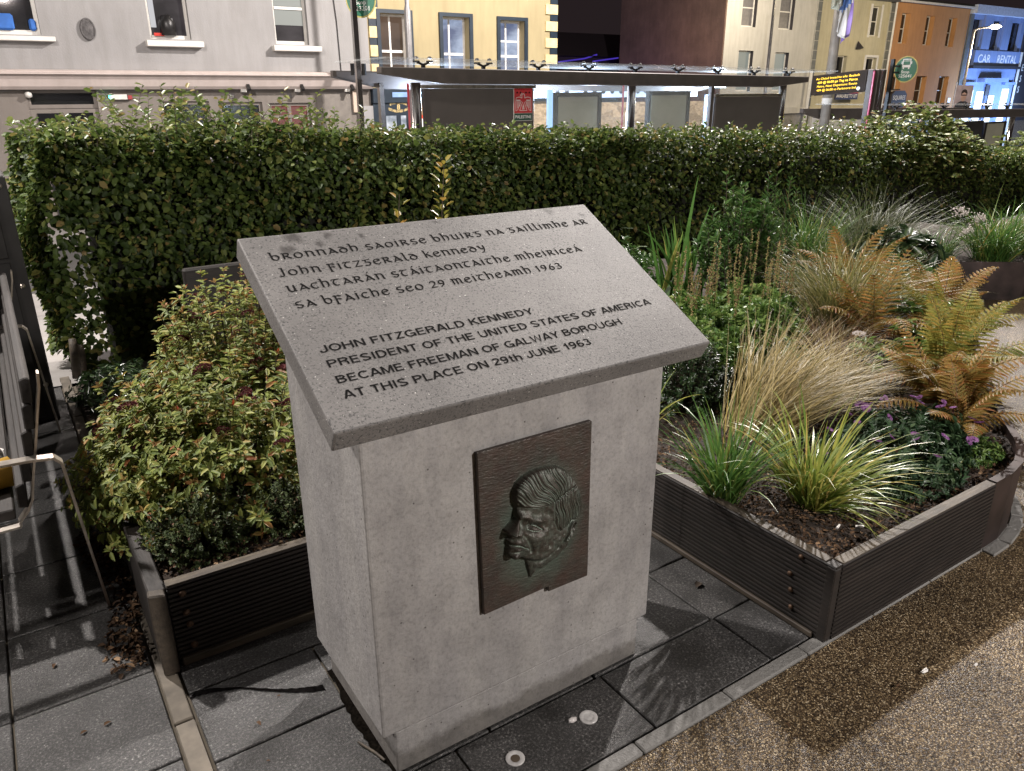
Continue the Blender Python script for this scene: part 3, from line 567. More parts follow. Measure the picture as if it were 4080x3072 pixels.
lum = (lump[i0][:,j0]*(1-fi)*(1-fj)+lump[i0+1][:,j0]*fi*(1-fj)+lump[i0][:,j0+1]*(1-fi)*fj+lump[i0+1][:,j0+1]*fi*fj)
Hh += .0011*lum*(~hair)
Hh = np.where(inside, np.maximum(Hh, 0)*np.clip(sd/.004,0,1), 0)-np.where(inside, 0, .004)
V = np.stack([XX, -.0128-Hh, ZZ], -1).reshape(-1,3); idx = np.arange(NX*NZ).reshape(NZ,NX)
keep = np.zeros((NZ,NX), bool); keep[...] = sd > -.004; q = np.stack([idx[:-1,:-1],idx[:-1,1:],idx[1:,1:],idx[1:,:-1]], -1); ok = keep[:-1,:-1]&keep[1:,1:]&keep[:-1,1:]&keep[1:,:-1]
qb = QB(); qb.add(V, q[ok]); qb.build('portrait_relief', M['bronze_head'], plq, smooth=True)

# ------------------------------------------------------------------ timber planter
pl = empty('timber_planter', (.5,.9,0), 'low planting bed walled with dark ridged timber boards around the monument alcove', 'planter')
def ridged(axis, a0, a1, c, out, h=.277, th=.034, pitch=.0162, dep=.0078):
    """board standing along an axis; outer face at c facing direction out (+1/-1)"""
    prof = []; n = int(h/pitch); z = .008
    prof.append((0, .004))
    for i in range(n):
        zz = .008+i*pitch*(h-.012)/(n*pitch); st = (h-.012)/n
        prof += [(0, zz), (0, zz+st*.5), (-dep, zz+st*.58), (-dep, zz+st*.94)]
    prof += [(0, h-.004), (-.003, h), (-th, h), (-th, .004)]
    pts = [((p, 0, z) if axis == 'y' else (0, p, z)) for p, z in prof]; b = MB()
    if axis == 'x': b.prism([(a0, c+out*p, z) for p, z in prof], (a0,0,0), (a1,0,0))
    else: b.prism([(c+out*p, a0, z) for p, z in prof], (0,a0,0), (0,a1,0))
    return b
ridged('x', -.336, .55, .72, -1).build('board', M['board'], pl); ridged('x', .5515, 1.34, .7212, -1).build('board', M['board'], pl)
ridged('y', -.286, .33, 1.338, -1).build('board', M['board_y'], pl); ridged('y', .3315, .716, 1.3365, -1).build('board', M['board_y'], pl)
ridged('x', 1.372, 2.272, -.29, -1).build('board', M['board'], pl)
b = MB(); b.box(1.3385,1.3705,-.288,-.256,.003,.268); b.build('corner_post', M['board'], pl, bevel=.004)
b = MB(); b.box(-.385,-.338,.7205,1.75,.003,.276); b.build('side_board', M['slat'], pl, bevel=.004)
b = MB(); b.add([(-.386,.69,.004),(-.343,.688,.004),(-.343,.7195,.004),(-.386,.7195,.004),(-.392,.692,.17),(-.344,.69,.16),(-.341,.7195,.16),(-.388,.7195,.17),(-.39,.69,.285),(-.346,.69,.274),(-.342,.7195,.28),(-.386,.7195,.29)],
  [(0,3,2,1),(0,1,5,4),(1,2,6,5),(2,3,7,6),(3,0,4,7),(4,5,9,8),(5,6,10,9),(6,7,11,10),(7,4,8,11),(8,9,10,11)]); b.build('corner_post', M['board_end_y'], pl, bevel=.004)
b = MB(); b.box(-.335,1.336,.7215,.756,.2775,.2815); b.build('top_strip', M['board_end'], pl)
b = MB(); b.box(1.3405,1.374,-.25,.7,.2776,.281); b.build('top_strip', M['board_end_y'], pl)
b = MB(); b.box(1.375,2.27,-.288,-.254,.2777,.2805); b.build('top_strip', M['board_end'], pl)
b = MB(); b.box(-.33,.98,.7085,.7195,.0035,.03); b.build('bottom_strip', M['board_end'], pl, bevel=.002)
b = MB(); b.box(1.326,1.3375,-.25,.7,.0035,.022); b.build('bottom_strip', M['board_end_y'], pl, bevel=.002)
for x, z in ((-.297,.243),(-.296,.178),(-.292,.135),(-.29,.06)):
    b = MB(); b.lathe([(.0105,-.002),(.0105,.002),(.008,.005),(.004,.0068)], (x,.7185,z), 'y', 14); b.build('bolt', M['rust'], pl, smooth=True)
for y, z in ((-.17,.252),(-.14,.175),(-.15,.12),(-.16,.06)):
    b = MB(); b.lathe([(.009,.002),(.009,-.002),(.006,-.0055),(.003,-.007)], (1.3375,y,z), 'x', 14); b.build('bolt', M['rust'], pl, smooth=True)
EDGE = [(2.273,-.288),(2.4,-.285),(2.52,-.262),(2.63,-.222),(2.73,-.165),(2.83,-.09),(2.95,0),(3.09,.09),(3.25,.2),(3.5,.36),(3.9,.6),(4.35,.85),(4.8,1.15),(5.15,1.5),(5.3,2.0),(5.4,2.8),(5.5,3.55)]
b = MB()
for (x0,y0),(x1,y1) in zip(EDGE[:-1], EDGE[1:]):
    d = Vector((x1-x0,y1-y0,0)).normalized(); n = Vector((-d.y,d.x,0))*.03
    b.add([(x0,y0,.003),(x1,y1,.003),(x1+n.x,y1+n.y,.003),(x0+n.x,y0+n.y,.003),(x0,y0,.285),(x1,y1,.285),(x1+n.x,y1+n.y,.285),(x0+n.x,y0+n.y,.285)],[(4,5,6,7),(0,1,5,4),(2,3,7,6)])
b.build('curved_edge', M['corten'], pl)
b = MB()
for (x0,y0),(x1,y1) in zip(EDGE[:-1], EDGE[1:]):
    d = Vector((x1-x0,y1-y0,0)).normalized(); n = Vector((d.y,-d.x,0))
    a = Vector((x0,y0,0))+n*.003; c = Vector((x1,y1,0))+n*.003; e = d*.004
    b.add([a+e+Vector((0,0,-.02)),c-e+Vector((0,0,-.02)),c-e+n*.045+Vector((0,0,-.02)),a+e+n*.045+Vector((0,0,-.02)),a+e+Vector((0,0,.006)),c-e+Vector((0,0,.006)),c-e+n*.045+Vector((0,0,.006)),a+e+n*.045+Vector((0,0,.006))],[(4,5,6,7),(0,1,5,4),(1,2,6,5),(2,3,7,6),(3,0,4,7)])
tag(b.build('curved_kerb', M['kerb'], bevel=.003), kind='structure')
def in_bed(x, y):
    if x < -.33 or y > 3.45: return False
    if y < .75 and x < 1.375: return False
    if y < -.25: return False
    for (x0,y0),(x1,y1) in zip(EDGE[:-1], EDGE[1:]):
        if (x1-x0)*(y-y0)-(y1-y0)*(x-x0) < .03*math.hypot(x1-x0,y1-y0) and y0-.05 <= y <= y1+.05 and x > 2.2: return False
    return x < 5.4
def soil_z(x, y): return .243-.215*sstep(1.75, 2.5, y)*(1-sstep(.6, 1.6, x))+.012*math.sin(x*9+1)*math.cos(y*8)+.006*math.sin(x*27+y*31)
b = MB(); st = .045; ids = {}
for i in range(130):
    for j in range(86):
        x, y = -.34+i*st, -.255+j*st
        if all(in_bed(x+dx, y+dy) or False for dx, dy in ((0,0),)) or in_bed(x+st,y+st) or in_bed(x+st,y) or in_bed(x,y+st):
            q = []
            for a, c in ((i,j),(i+1,j),(i+1,j+1),(i,j+1)):
                if (a,c) not in ids: xx, yy = -.34+a*st, -.255+c*st; ids[(a,c)] = len(b.v); b.v.append((xx, yy, soil_z(xx,yy)))
                q.append(ids[(a,c)])
            if all(b.v[k][0] > 1.34 or b.v[k][1] > .725 for k in q): b.f.append(tuple(q)); b.mi.append(0)
b.build('soil', M['soil'], pl, smooth=True)
qb = QB(); P = []
while len(P) < 11000:
    x = random.choice((random.uniform(-.33,.7), random.uniform(1.38,3.0), random.uniform(1.38,2.6))); y = random.uniform(-.25,1.6)
    if y > .2+abs(random.gauss(0,.6))+(.75 if x < 1.3 else 0): continue
    if in_bed(x,y): P.append((x,y,soil_z(x,y)+random.uniform(.001,.012)))
P = np.array(P); D = sphere_dirs(len(P)); D[:,2] *= .35; N = np.tile([0,0,1.], (len(P),1))+.5*RNG.normal(size=(len(P),3))
leaves(qb, P, D, N, RNG.uniform(.008,.024,len(P)), RNG.uniform(.004,.012,len(P)), .5, .1)
qb.build('bark_mulch', M['mulch'], pl)['kind'] = 'stuff'

# ------------------------------------------------------------------ plants
def ground_pts(n, cx, cy, rx, ry): 
    a = RNG.uniform(0,2*np.pi,n); r = np.sqrt(RNG.uniform(0,1,n)); return np.stack([cx+rx*r*np.cos(a), cy+ry*r*np.sin(a), np.full(n,.245)], 1)
def bush(root, c, rad, h, ns, per, L, Wd, mat, stem_r=.0025, name='foliage', spread=.35, tipmat=None, tipn=5, upright=.35, leafup=.4, zmin=.02, tipfrac=1., inner=.35, mstem=None):
    """stems from the base to a dome, leaves along the outer part of each stem"""
    c = np.array(c, float); d = sphere_dirs(ns, zmin); lean = 1+.22*RNG.normal(size=ns)
    tips = c+d*np.array([rad[0],rad[1],h])*np.clip(.82+.2*RNG.random(ns)+.06*RNG.normal(size=ns),.5,1.2)[:,None]
    base = c+np.stack([d[:,0]*rad[0],d[:,1]*rad[1],np.zeros(ns)],1)*spread*RNG.random((ns,1)); mid = (base+tips)/2+np.stack([d[:,0]*rad[0]*.16,d[:,1]*rad[1]*.16,np.full(ns,-.0)],1)
    sq = QB(); stalks(sq, base, tips, stem_r, mid); sq.build('stem', mstem or M['twig'], root)
    t = inner+(1-inner)*np.sqrt(RNG.random((ns,per))); B = base[:,None]*((1-t)**2)[...,None]+mid[:,None]*(2*t*(1-t))[...,None]*1+tips[:,None]*(t**2)[...,None]
    ax = norm(tips-mid)[:,None]; out = RNG.normal(size=(ns,per,3)); out = norm(out-ax*(out*ax).sum(-1,keepdims=True)); Dd = norm(out+ax*upright+np.array([0,0,leafup*.3])); Nn = norm(ax*.7+np.array([0,0,.8])+.35*RNG.normal(size=(ns,per,3)))
    qb = QB(); n = ns*per; s = RNG.uniform(.6,1.15,n); leaves(qb, B.reshape(-1,3), Dd.reshape(-1,3), Nn.reshape(-1,3), L*s, Wd*s, .3, .18); qb.build(name, mat, root)
    if tipmat:
        k = RNG.random(ns) < tipfrac; T = np.repeat(tips[k], tipn, 0); a2 = np.repeat(ax[k,0], tipn, 0); o = RNG.normal(size=T.shape); qb = QB(); s = RNG.uniform(.5,1.,len(T))
        leaves(qb, T-a2*.01, norm(o*.8+a2*1.1), norm(a2+.5*RNG.normal(size=T.shape)), L*.75*s, Wd*.7*s, .3, .1); qb.build('young_tips', tipmat, root)['kind'] = 'stuff'
    return tips
# spirea, left bed
sp = empty('spirea_bush', (.05,1.42,.24), 'large yellow green shrub with reddish tips and faded burgundy flower heads left of the monument', 'shrub')
t1 = bush(sp, (.03,1.40,.22), (.56,.54), .50, 760, 24, .038, .0155, M['spirea'], .0022, tipmat=M['spirea_tip'], tipn=5, tipfrac=.3, zmin=-.02)
t2 = bush(sp, (.2,1.74,.28), (.40,.38), .66, 380, 22, .036, .0135, M['spirea'], .0022, name='upper_foliage', tipmat=M['spirea_tip'], tipn=6, tipfrac=.6, zmin=.15)
tt = np.concatenate([t1,t2]); tt = tt[(tt[:,2] > .42)]; RNG.shuffle(tt); proto = None
for k, p in enumerate(tt[:76]):
    if proto is None:
        qb = QB(); n = 95; a = sphere_dirs(n, .1)*np.array([.024,.024,.013]); leaves(qb, a, norm(a+np.array([0,0,.01])), RNG.normal(size=(n,3)), .0075, .006, .6, .2); proto = qb.build('flower_head', M['burg'], None); proto.parent = sp; o = proto
    else: o = proto.copy(); COL.objects.link(o); o.parent = sp
    o.location = Vector(p)-wloc(sp)+Vector((0,0,.012)); s = random.uniform(.6,1.25); o.scale = (s,s,s); o.rotation_euler = (random.uniform(-.4,.4),random.uniform(-.4,.4),random.uniform(0,6))
for k, (x, y, r, h, lab) in enumerate(((-.17,.98,.2,.20,'low dark green mound of tiny leaves at the left front corner of the bed'),(.14,.93,.2,.20,'low dark mound of tiny leaves with pink buds in the monument shade'))):
    e = empty('ground_cover_shrub', (x,y,.24), lab, 'shrub', 'low mounds along the front of the left bed')
    bush(e, (x,y,.23), (r,.17), h, 420, 16, .0125, .0085, M['heather'], .0012, zmin=0, inner=.25, upright=.6)
for x, y, rx, ry, h, lab in ((-.02,2.35,.36,.36,.3,'dark leafy cover between the spirea bush and the left end of the hedge'),(.45,2.6,.4,.34,.42,'dark leafy plant at the back of the left bed against the timber edge'),(-.1,3.2,.28,.45,.16,'low dark cover at the foot of the hedge near the stakes')):
    e = empty('ground_cover_shrub', (x,y,.03), lab, 'shrub', 'dark cover at the back of the left bed'); bush(e, (x,y,.02), (rx,ry), h, 150, 14, .04, .02, M['darkleaf'], .002, zmin=0, inner=.2)
# golden shoots behind the monument
def shoot(x, y, z0, z1, lean, n, L, label):
    e = empty('young_sapling', (x,y,z0), label, 'sapling', 'young golden saplings behind the monument'); b = MB(); ps = []
    for i in range(9):
        t = i/8; ps.append((x+lean*t+.012*math.sin(t*7), y, z0+(z1-z0)*t))
    b.tube(ps, [.006*(1-.7*i/8) for i in range(9)], 6); b.build('stem', M['twig'], e)
    P = []; D = []; N = []
    for i in range(n):
        t = .42+.58*i/(n-1); k = t*8; j = min(int(k),7); p = Vector(ps[j]).lerp(Vector(ps[j+1]), k-j); a = i*2.4; d = Vector((math.cos(a),math.sin(a),.75+.3*random.random()))
        P.append(p+d.normalized()*.025); D.append(d); N.append(Vector((-math.cos(a)*.6,-math.sin(a)*.6,1)))
    qb = QB(); leaves(qb, np.array(P), np.array(D), np.array(N), RNG.uniform(.6,1.1,n)*L, RNG.uniform(.6,1.1,n)*L*.58, .35, .12); qb.build('leaves', M['gold'], e)
shoot(1.16,2.2,.25,1.13,.0,16,.06,'shorter of the two golden leaved saplings rising behind the monument top'); shoot(1.40,2.2,.25,1.27,.02,44,.058,'taller bushier golden leaved sapling rising behind the monument top')

# strappy tussocks
def tussock(name, label, x, y, n, hr, w, bend, mat, spread=.05, cat='grass clump', lean=(0,0), tilt=.55, seg=6, extra=None, group=None):
    e = empty(name, (x,y,.245), label, cat, group); P = ground_pts(n, x, y, spread, spread); d = P-np.array([x,y,.245]); a = RNG.uniform(0,2*np.pi,n); tl = tilt*np.sqrt(RNG.random(n))
    D = np.stack([np.cos(a)*tl+lean[0], np.sin(a)*tl+lean[1], np.ones(n)], 1); P[:,:2] += np.stack([np.cos(a),np.sin(a)],1)*spread*.4*tl[:,None]
    qb = QB(); blades(qb, P, D, RNG.uniform(hr[0],hr[1],n), RNG.uniform(.6,1.1,n)*w, RNG.uniform(bend[0],bend[1],n), seg); qb.build('blades', mat, e)
    return e
tussock('strap_leaf_clump','mid green upright strap leaved clump beside the right side of the monument',1.42,.22,210,(.2,.47),.0105,(.15,1.1),M['liri'],.045,'plant',tilt=.75)
e = tussock('strap_leaf_clump','yellow green strap leaved clump sprawling over the front corner of the right bed',1.65,.03,230,(.2,.47),.0112,(.3,1.3),M['liri_y'],.05,'plant',lean=(.22,.06),tilt=.9)
n = 34; P = ground_pts(n,1.66,-.02,.05,.04); a = RNG.uniform(-2.1,-.1,n); qb = QB(); blades(qb, P, np.stack([np.cos(a)*1.6,np.sin(a)*1.6,np.ones(n)],1), RNG.uniform(.15,.34,n), .009, RNG.uniform(.9,1.6,n), 6); qb.build('trailing_blades', M['liri_y'], e)
tussock('strap_leaf_clump','small yellowish strap clump half hidden by the right edge of the monument',1.66,.86,40,(.14,.3),.010,(.3,1.1),M['liri_y'],.03,'plant',tilt=.9)
tussock('feather_grass','blond feather grass leaning over to the right above the strap clumps',1.98,.55,900,(.3,.74),.0046,(.45,1.1),M['blond'],.12,lean=(1.0,-.02),tilt=.75,seg=7)
tussock('feather_grass','second blond fine grass drooping behind the leaning feather grass',2.55,.58,520,(.22,.46),.0042,(.6,1.4),M['blond'],.1,lean=(.25,-.05),tilt=.8,seg=7)
tussock('bronze_grass','big arching bronze green grass mound in the middle of the right bed',3.54,1.22,1000,(.36,.74),.0062,(.35,1.15),M['bronzegrass'],.12,lean=(.12,.05),tilt=.8,seg=7)
tussock('brown_sedge','drooping brown sedge below the bronze grass mound',3.05,.98,650,(.2,.42),.003,(.9,1.8),M['browngrass'],.1,tilt=.9,seg=7)
tussock('silver_grass','silvery arching grass against the dark hedge at the right',5.55,2.35,700,(.4,.85),.0062,(.4,1.2),M['silver'],.16,tilt=.8,lean=(.1,0),seg=7)
tussock('silver_grass','darker loose grass left of the silvery arching grass',4.95,2.5,350,(.4,.8),.006,(.3,1.0),M['liri'],.15,tilt=.8,seg=7)
# iris
e = empty('iris_plant',(3.25,2.25,.245),'tall iris with broad sword leaves rising above the right slope of the monument top','plant')
n = 40; P = ground_pts(n,3.25,2.25,.16,.12); a = RNG.uniform(0,6.28,n); D = np.stack([np.cos(a)*.22,np.sin(a)*.22,np.ones(n)],1); qb = QB(); blades(qb,P,D,RNG.uniform(.4,.62,n),.038,RNG.uniform(.0,.35,n),7)
P = ground_pts(5,3.2,2.25,.06,.06); qb2 = np.array([[-.25,.0,1.],[-.3,-.1,1.],[.1,0,1],[-.45,0,.8],[.2,0,1]]); blades(qb,P,qb2,np.array([.85,.8,.86,.6,.7]),.036,np.array([1.25,1.4,.12,1.6,.3]),9); qb.build('sword_leaves', M['liri'], e)
# tall leafy shrub, weedy stems, box, perennials
e = empty('upright_shrub',(3.45,1.95,.245),'tall leafy green shrub in front of the hedge right of the monument','shrub'); bush(e,(3.42,1.95,.24),(.34,.28),.84,95,26,.062,.022,M['laurel'],.004,tipmat=M['laurel'],tipn=5,zmin=.45,upright=.7,inner=.15)
e = empty('weedy_stem_plant',(4.05,2.2,.245),'thin tall stems with narrow leaves between the upright shrub and the hedge','plant'); bush(e,(4.0,2.15,.24),(.26,.2),.82,22,30,.05,.009,M['laurel'],.0028,zmin=.75,upright=1.0,inner=.2)
e = empty('box_shrub',(2.0,.98,.245),'small dark box shrub under the right corner of the monument top','shrub'); bush(e,(2.0,.98,.24),(.26,.22),.34,240,26,.02,.012,M['darkleaf'],.0018,zmin=0,inner=.2)
for k,(x,y,rx,ry,h,ns,lab,Lf) in enumerate(((2.35,1.5,.42,.38,.34,210,'spreading light green perennial beside the slope of the monument top',.06),(2.72,1.2,.34,.3,.32,190,'bushy green perennial with pointed leaves below the seed spikes',.055),(3.1,1.55,.36,.34,.30,190,'green nettle like perennial between the upright shrub and the bronze grass',.06),(3.75,1.95,.4,.3,.28,170,'pale green perennial behind the bronze grass mound',.058),(2.25,1.12,.26,.2,.26,130,'glossy green perennial right above the dark box shrub',.045))):
    e = empty('leafy_perennial',(x,y,.245),lab,'plant','leafy perennials in the right bed'); bush(e,(x,y,.235),(rx,ry),h,ns,20,Lf,Lf*.4,M['perennial'],.002,tipmat=M['perennial'],tipn=6,zmin=.05,upright=.5,inner=.3,mstem=M['perennial'])
for x,y,rx,ry,h,lab in ((4.75,2.75,.6,.4,.4,'dark green perennial in front of the hedge behind the golden ferns'),(3.0,2.7,.5,.4,.42,'leafy green plant between the iris and the hedge'),(4.9,1.75,.35,.3,.24,'low green plant left of the broad dark leaves'),(1.75,1.5,.3,.35,.35,'leafy plant just behind the right slope of the monument top')):
    e = empty('leafy_perennial',(x,y,.245),lab,'plant','leafy perennials in the right bed'); bush(e,(x,y,.235),(rx,ry),h,170,18,.055,.022,M['laurel'],.002,zmin=.02,upright=.5,inner=.25,mstem=M['perennial'])
# seed spikes
e = empty('seed_spike_plant',(2.6,1.28,.245),'cluster of thin stalks with brown seed spikes standing among the green perennials','plant')
n = 40; A = ground_pts(n,2.62,1.28,.38,.26); Hh_ = RNG.uniform(.44,.66,n); Bp = A+np.stack([RNG.normal(0,.03,n),RNG.normal(0,.03,n),Hh_],1); qb = QB(); stalks(qb,A,Bp,.0024); qb.build('stalks',M['perennial'],e)
t = RNG.random((n,70)); C_ = A[:,None]+(Bp-A)[:,None]*(.66+.36*t)[...,None]; o = sphere_dirs(n*70); qb = QB(); leaves(qb,C_.reshape(-1,3),o+np.array([0,0,.6]),RNG.normal(size=(n*70,3)),.011,.0065,.4,.1); qb.build('seed_heads',M['spike'],e)['kind'] = 'stuff'
# lupins: palmate leaves
def lupin(x, y, h, n, label, s=1.0):
    e = empty('lupin_plant',(x,y,.245),label,'plant','palmate leaved plants in the right bed'); a = RNG.uniform(0,6.28,n); r = np.sqrt(RNG.random(n))*.2*s; T = np.stack([x+r*np.cos(a),y+r*np.sin(a),.245+h*RNG.uniform(.55,1.,n)],1); A = np.tile([x,y,.24],(n,1)); qb = QB(); stalks(qb,A,T,.002); qb.build('stem',M['perennial'],e)
    k = 9; an = np.arange(k)*2*np.pi/k; D = np.stack([np.cos(an),np.sin(an),np.full(k,.25)],1); D = (D[None]+.15*RNG.normal(size=(n,k,3))); P = np.repeat(T[:,None],k,1); qb = QB(); leaves(qb,P.reshape(-1,3),D.reshape(-1,3),np.tile([0,0,1.],(n*k,1)),.07*s*RNG.uniform(.8,1.1,n*k),.018*s,.35,.25,.5); qb.build('foliage',M['perennial'],e)
lupin(3.75,.92,.27,16,'palmate leaved green plant right of the bronze grass mound'); lupin(3.3,.55,.22,12,'small palmate leaved plant among the golden ferns'); lupin(3.0,.62,.16,10,'low palmate leaved plant between the blond grass and the ferns',.8)
# ferns
def frond(qb, sq, base, az, el, L, wid, droop, npin=21):
    p = np.array(base, float); d = np.array([math.cos(az)*math.cos(el), math.sin(az)*math.cos(el), math.sin(el)]); side = np.array([-math.sin(az), math.cos(az), 0]); pts = [p.copy()]
    P = []; D = []; N = []; Ls = []
    for i in range(npin):
        t = (i+1)/npin; d = d+np.array([0,0,-droop/npin*(.4+1.2*t)]); d /= np.linalg.norm(d); p = p+d*L/npin; pts.append(p.copy())
        if t < .16: continue
        nrm = np.cross(side, d)*-1; nrm = nrm if nrm[2] > 0 else -nrm; ln = wid*math.sin(math.pi*min(1,(t*.86+.12)))**.8*(1.06-.3*t)+.008
        for sg in (-1,1): 
            dd = side*sg+d*.45; dd /= np.linalg.norm(dd); m = 9
            P.append(p); D.append(dd-nrm*.2); N.append(nrm); Ls.append(-ln)
            for j in range(m): # pinnules on each pinna
                u = (j+.5)/m; q = p+dd*ln*u-nrm*ln*u*u*.2
                for s2 in (-1,1): P.append(q); D.append(np.cross(nrm,dd)*s2+dd*.45); N.append(nrm); Ls.append(.0105*(wid/.1)*(1-u*.7))
    Lq = np.array(Ls); big = Lq < 0; leaves(qb, np.array(P), np.array(D), np.array(N)+.15*RNG.normal(size=(len(P),3)), np.abs(Lq), np.where(big, .0125*(wid/.1), Lq*.66), .2, .2)
    pts = np.array(pts); stalks(sq, pts[:-1], pts[1:], .0022)
def fern(x, y, n, L, mat, label, azs=None, wid=.1):
    e = empty('fern',(x,y,.245),label,'fern','golden ferns along the right edge of the bed'); qb = QB(); sq = QB()
    for i in range(n): frond(qb, sq, (x+random.gauss(0,.02),y+random.gauss(0,.02),.25), (azs[i] if azs else 6.283*i/n+random.uniform(-.3,.3)), random.uniform(.8,1.38), L*random.uniform(.7,1.1), wid*random.uniform(.85,1.15), random.uniform(.8,1.6))
    qb.build('fronds', mat, e); sq.build('stem', M['browngrass'], e)
fern(2.84,.22,18,.43,M['fern'],'golden brown fern nearest the curved end of the bed',wid=.095)
fern(3.2,.42,17,.5,M['fern_g'],'greenish yellow fern spilling over the curved edge',wid=.1)
fern(3.72,.7,17,.45,M['fern_g'],'green gold fern in the middle of the row of ferns',wid=.11)
fern(4.15,1.0,17,.5,M['fern'],'orange fern standing in front of the dark steel bed',wid=.115)
fern(4.15,1.6,15,.58,M['fern'],'orange fern with upright fronds behind the bronze grass mound',wid=.115)
fern(3.45,.95,13,.55,M['fern'],'orange fern between the palmate plant and the brown sedge',wid=.1)
fern(2.66,.05,10,.38,M['fern'],'small rusty fern at the front of the curved edge',wid=.075)
# purple daisies
dz = empty('daisy_plant',(2.3,.06,.245),'dark green mat of purple flowered daisies near the front edge of the right bed','plant')
bush(dz,(2.28,.08,.235),(.46,.27),.17,330,16,.032,.013,M['daisy'],.0015,zmin=.0,upright=.5,inner=.2,mstem=M['daisy']); proto = None
for k in range(30):
    a = random.uniform(0,6.283); r = math.sqrt(random.random()); x = 2.28+.4*r*math.cos(a); y = .08+.25*r*math.sin(a); z = .245+.17*math.sqrt(max(.05,1-r*r))+random.uniform(.015,.05)
    if proto is None:
        qb = QB(); n = 13; an = np.arange(n)*2*np.pi/n; leaves(qb,np.stack([np.cos(an)*.004,np.sin(an)*.004,np.zeros(n)],1),np.stack([np.cos(an),np.sin(an),np.full(n,.35)],1),np.tile([0,0,1.],(n,1)),.021,.008,.2,.1,.6)
        an = np.linspace(0,6.28,9); leaves(qb,np.zeros((9,3)),np.stack([np.cos(an)*.4,np.sin(an)*.4,np.ones(9)],1),RNG.normal(size=(9,3)),.007,.004); proto = qb.build('flower',M['petal'],None); proto.parent = dz; o = proto
    else: o = proto.copy(); COL.objects.link(o); o.parent = dz
    o.location = Vector((x,y,z))-wloc(dz); o.rotation_euler = (random.uniform(-.8,.5),random.uniform(-.6,.6),random.uniform(0,6)); s = random.uniform(.5,.85); o.scale = (s,s,s*1.3)
e = empty('ground_cover_shrub',(2.62,-.12,.245),'small green cushion of cut leaves by the curved end of the bed','plant'); bush(e,(2.1,-.13,.235),(.2,.1),.08,120,14,.02,.008,M['daisy'],.001,zmin=0); bush(e,(2.52,-.1,.235),(.12,.09),.09,110,16,.022,.008,M['perennial'],.001,name='bright_foliage',zmin=0)
e = empty('white_flower_plant',(2.95,.78,.245),'flat white flower head poking out of the brown grass','plant'); n = 160; a = sphere_dirs(n,.2)*np.array([.035,.03,.012])+np.array([2.95,.74,.46]); qb = QB(); leaves(qb,a,norm(RNG.normal(size=(n,3))+np.array([0,0,1])),RNG.normal(size=(n,3)),.008,.007); qb.build('flower_head',M['white_fl'],e); qb = QB(); stalks(qb,np.array([[2.95,.78,.24]]),np.array([[2.95,.74,.46]]),.0025); qb.build('stem',M['perennial'],e)
# dark broad leaves and second raised bed at the right
e = empty('broad_leaf_plant',(5.35,1.8,.245),'dark plant with broad drooping leaves beside the dark steel bed','plant'); bush(e,(5.3,1.95,.24),(.42,.34),.34,60,9,.16,.06,M['darkleaf'],.004,zmin=.05,inner=.5)
bed = empty('steel_planter',(6.4,2.0,0),'curved dark steel raised bed at the right behind the ferns','planter'); b = MB()
ed = [(5.45,3.2),(5.5,2.6),(5.62,2.15),(5.78,1.86),(6.0,1.64),(6.3,1.43),(6.7,1.28),(7.2,1.22),(7.8,1.3)]
for (x0,y0),(x1,y1) in zip(ed[:-1],ed[1:]): b.prism([(x0,y0,.0),(x1,y1,.0),(x1+.012,y1+.014,.0),(x0+.012,y0+.014,.0)],(0,0,0),(0,0,.31))
b.build('steel_side',M['corten'],bed); b = MB(); b.add([(x+.01,y+.012,.27) for x,y in ed]+[(7.8,3.2,.27)],[tuple(range(len(ed)+1))]); b.build('soil',M['soil'],bed)
for x,y,n,h,mat,lab in ((6.35,1.75,420,(.35,.7),M['liri'],'bright green arching grass growing in the dark steel bed'),(6.0,2.05,200,(.25,.5),M['liri'],'shorter grass at the left end of the dark steel bed'),(6.9,1.7,300,(.3,.6),M['liri'],'green grass at the far right of the dark steel bed')):
    e = tussock('arching_grass',lab,x,y,n,h,.011,(.5,1.5),mat,.13,tilt=.9); e.location.z = .265
e = empty('white_flower_plant',(6.0,1.95,.27),'thin stems with small white flower clusters above the dark steel bed','plant'); A = np.tile([6.0,1.95,.27],(6,1)); T = np.array([[6.03,1.93,.68],[6.08,1.9,.67],[6.2,1.85,.61],[6.25,1.84,.62],[6.1,1.88,.5],[6.14,1.86,.52]]); qb = QB(); stalks(qb,A,T,.003); qb.build('stem',M['silver'],e); 
for tp in T: qb = QB(); n = 60; P = tp[None]+RNG.normal(0,.018,(n,3)); leaves(qb,P,RNG.normal(size=P.shape),RNG.normal(size=P.shape),.014,.012); qb.build('flower_cluster',M['white_fl'],e)
b = MB(); b.bar((.25,3.02,.36),(1.25,3.06,.36),.05,.72); eb = b.build('timber_edge_wall',M['board'],None,bevel=.01); tag(eb,'dark timber retaining edge behind the spirea bush in front of the hedge','low wall')
for i,(x,y,h) in enumerate(((-.31,3.72,.24),(-.27,3.86,.16))):
    b = MB(); b.tube([(x,y,0),(x+.01,y,h*.6),(x+.015,y+.01,h)],[.028,.026,.02],9); tag(b.build('timber_stake',M['board_end'],smooth=True),('taller' if i == 0 else 'shorter')+' weathered stake at the foot of the left end of the hedge','stake','stakes at the foot of the hedge')

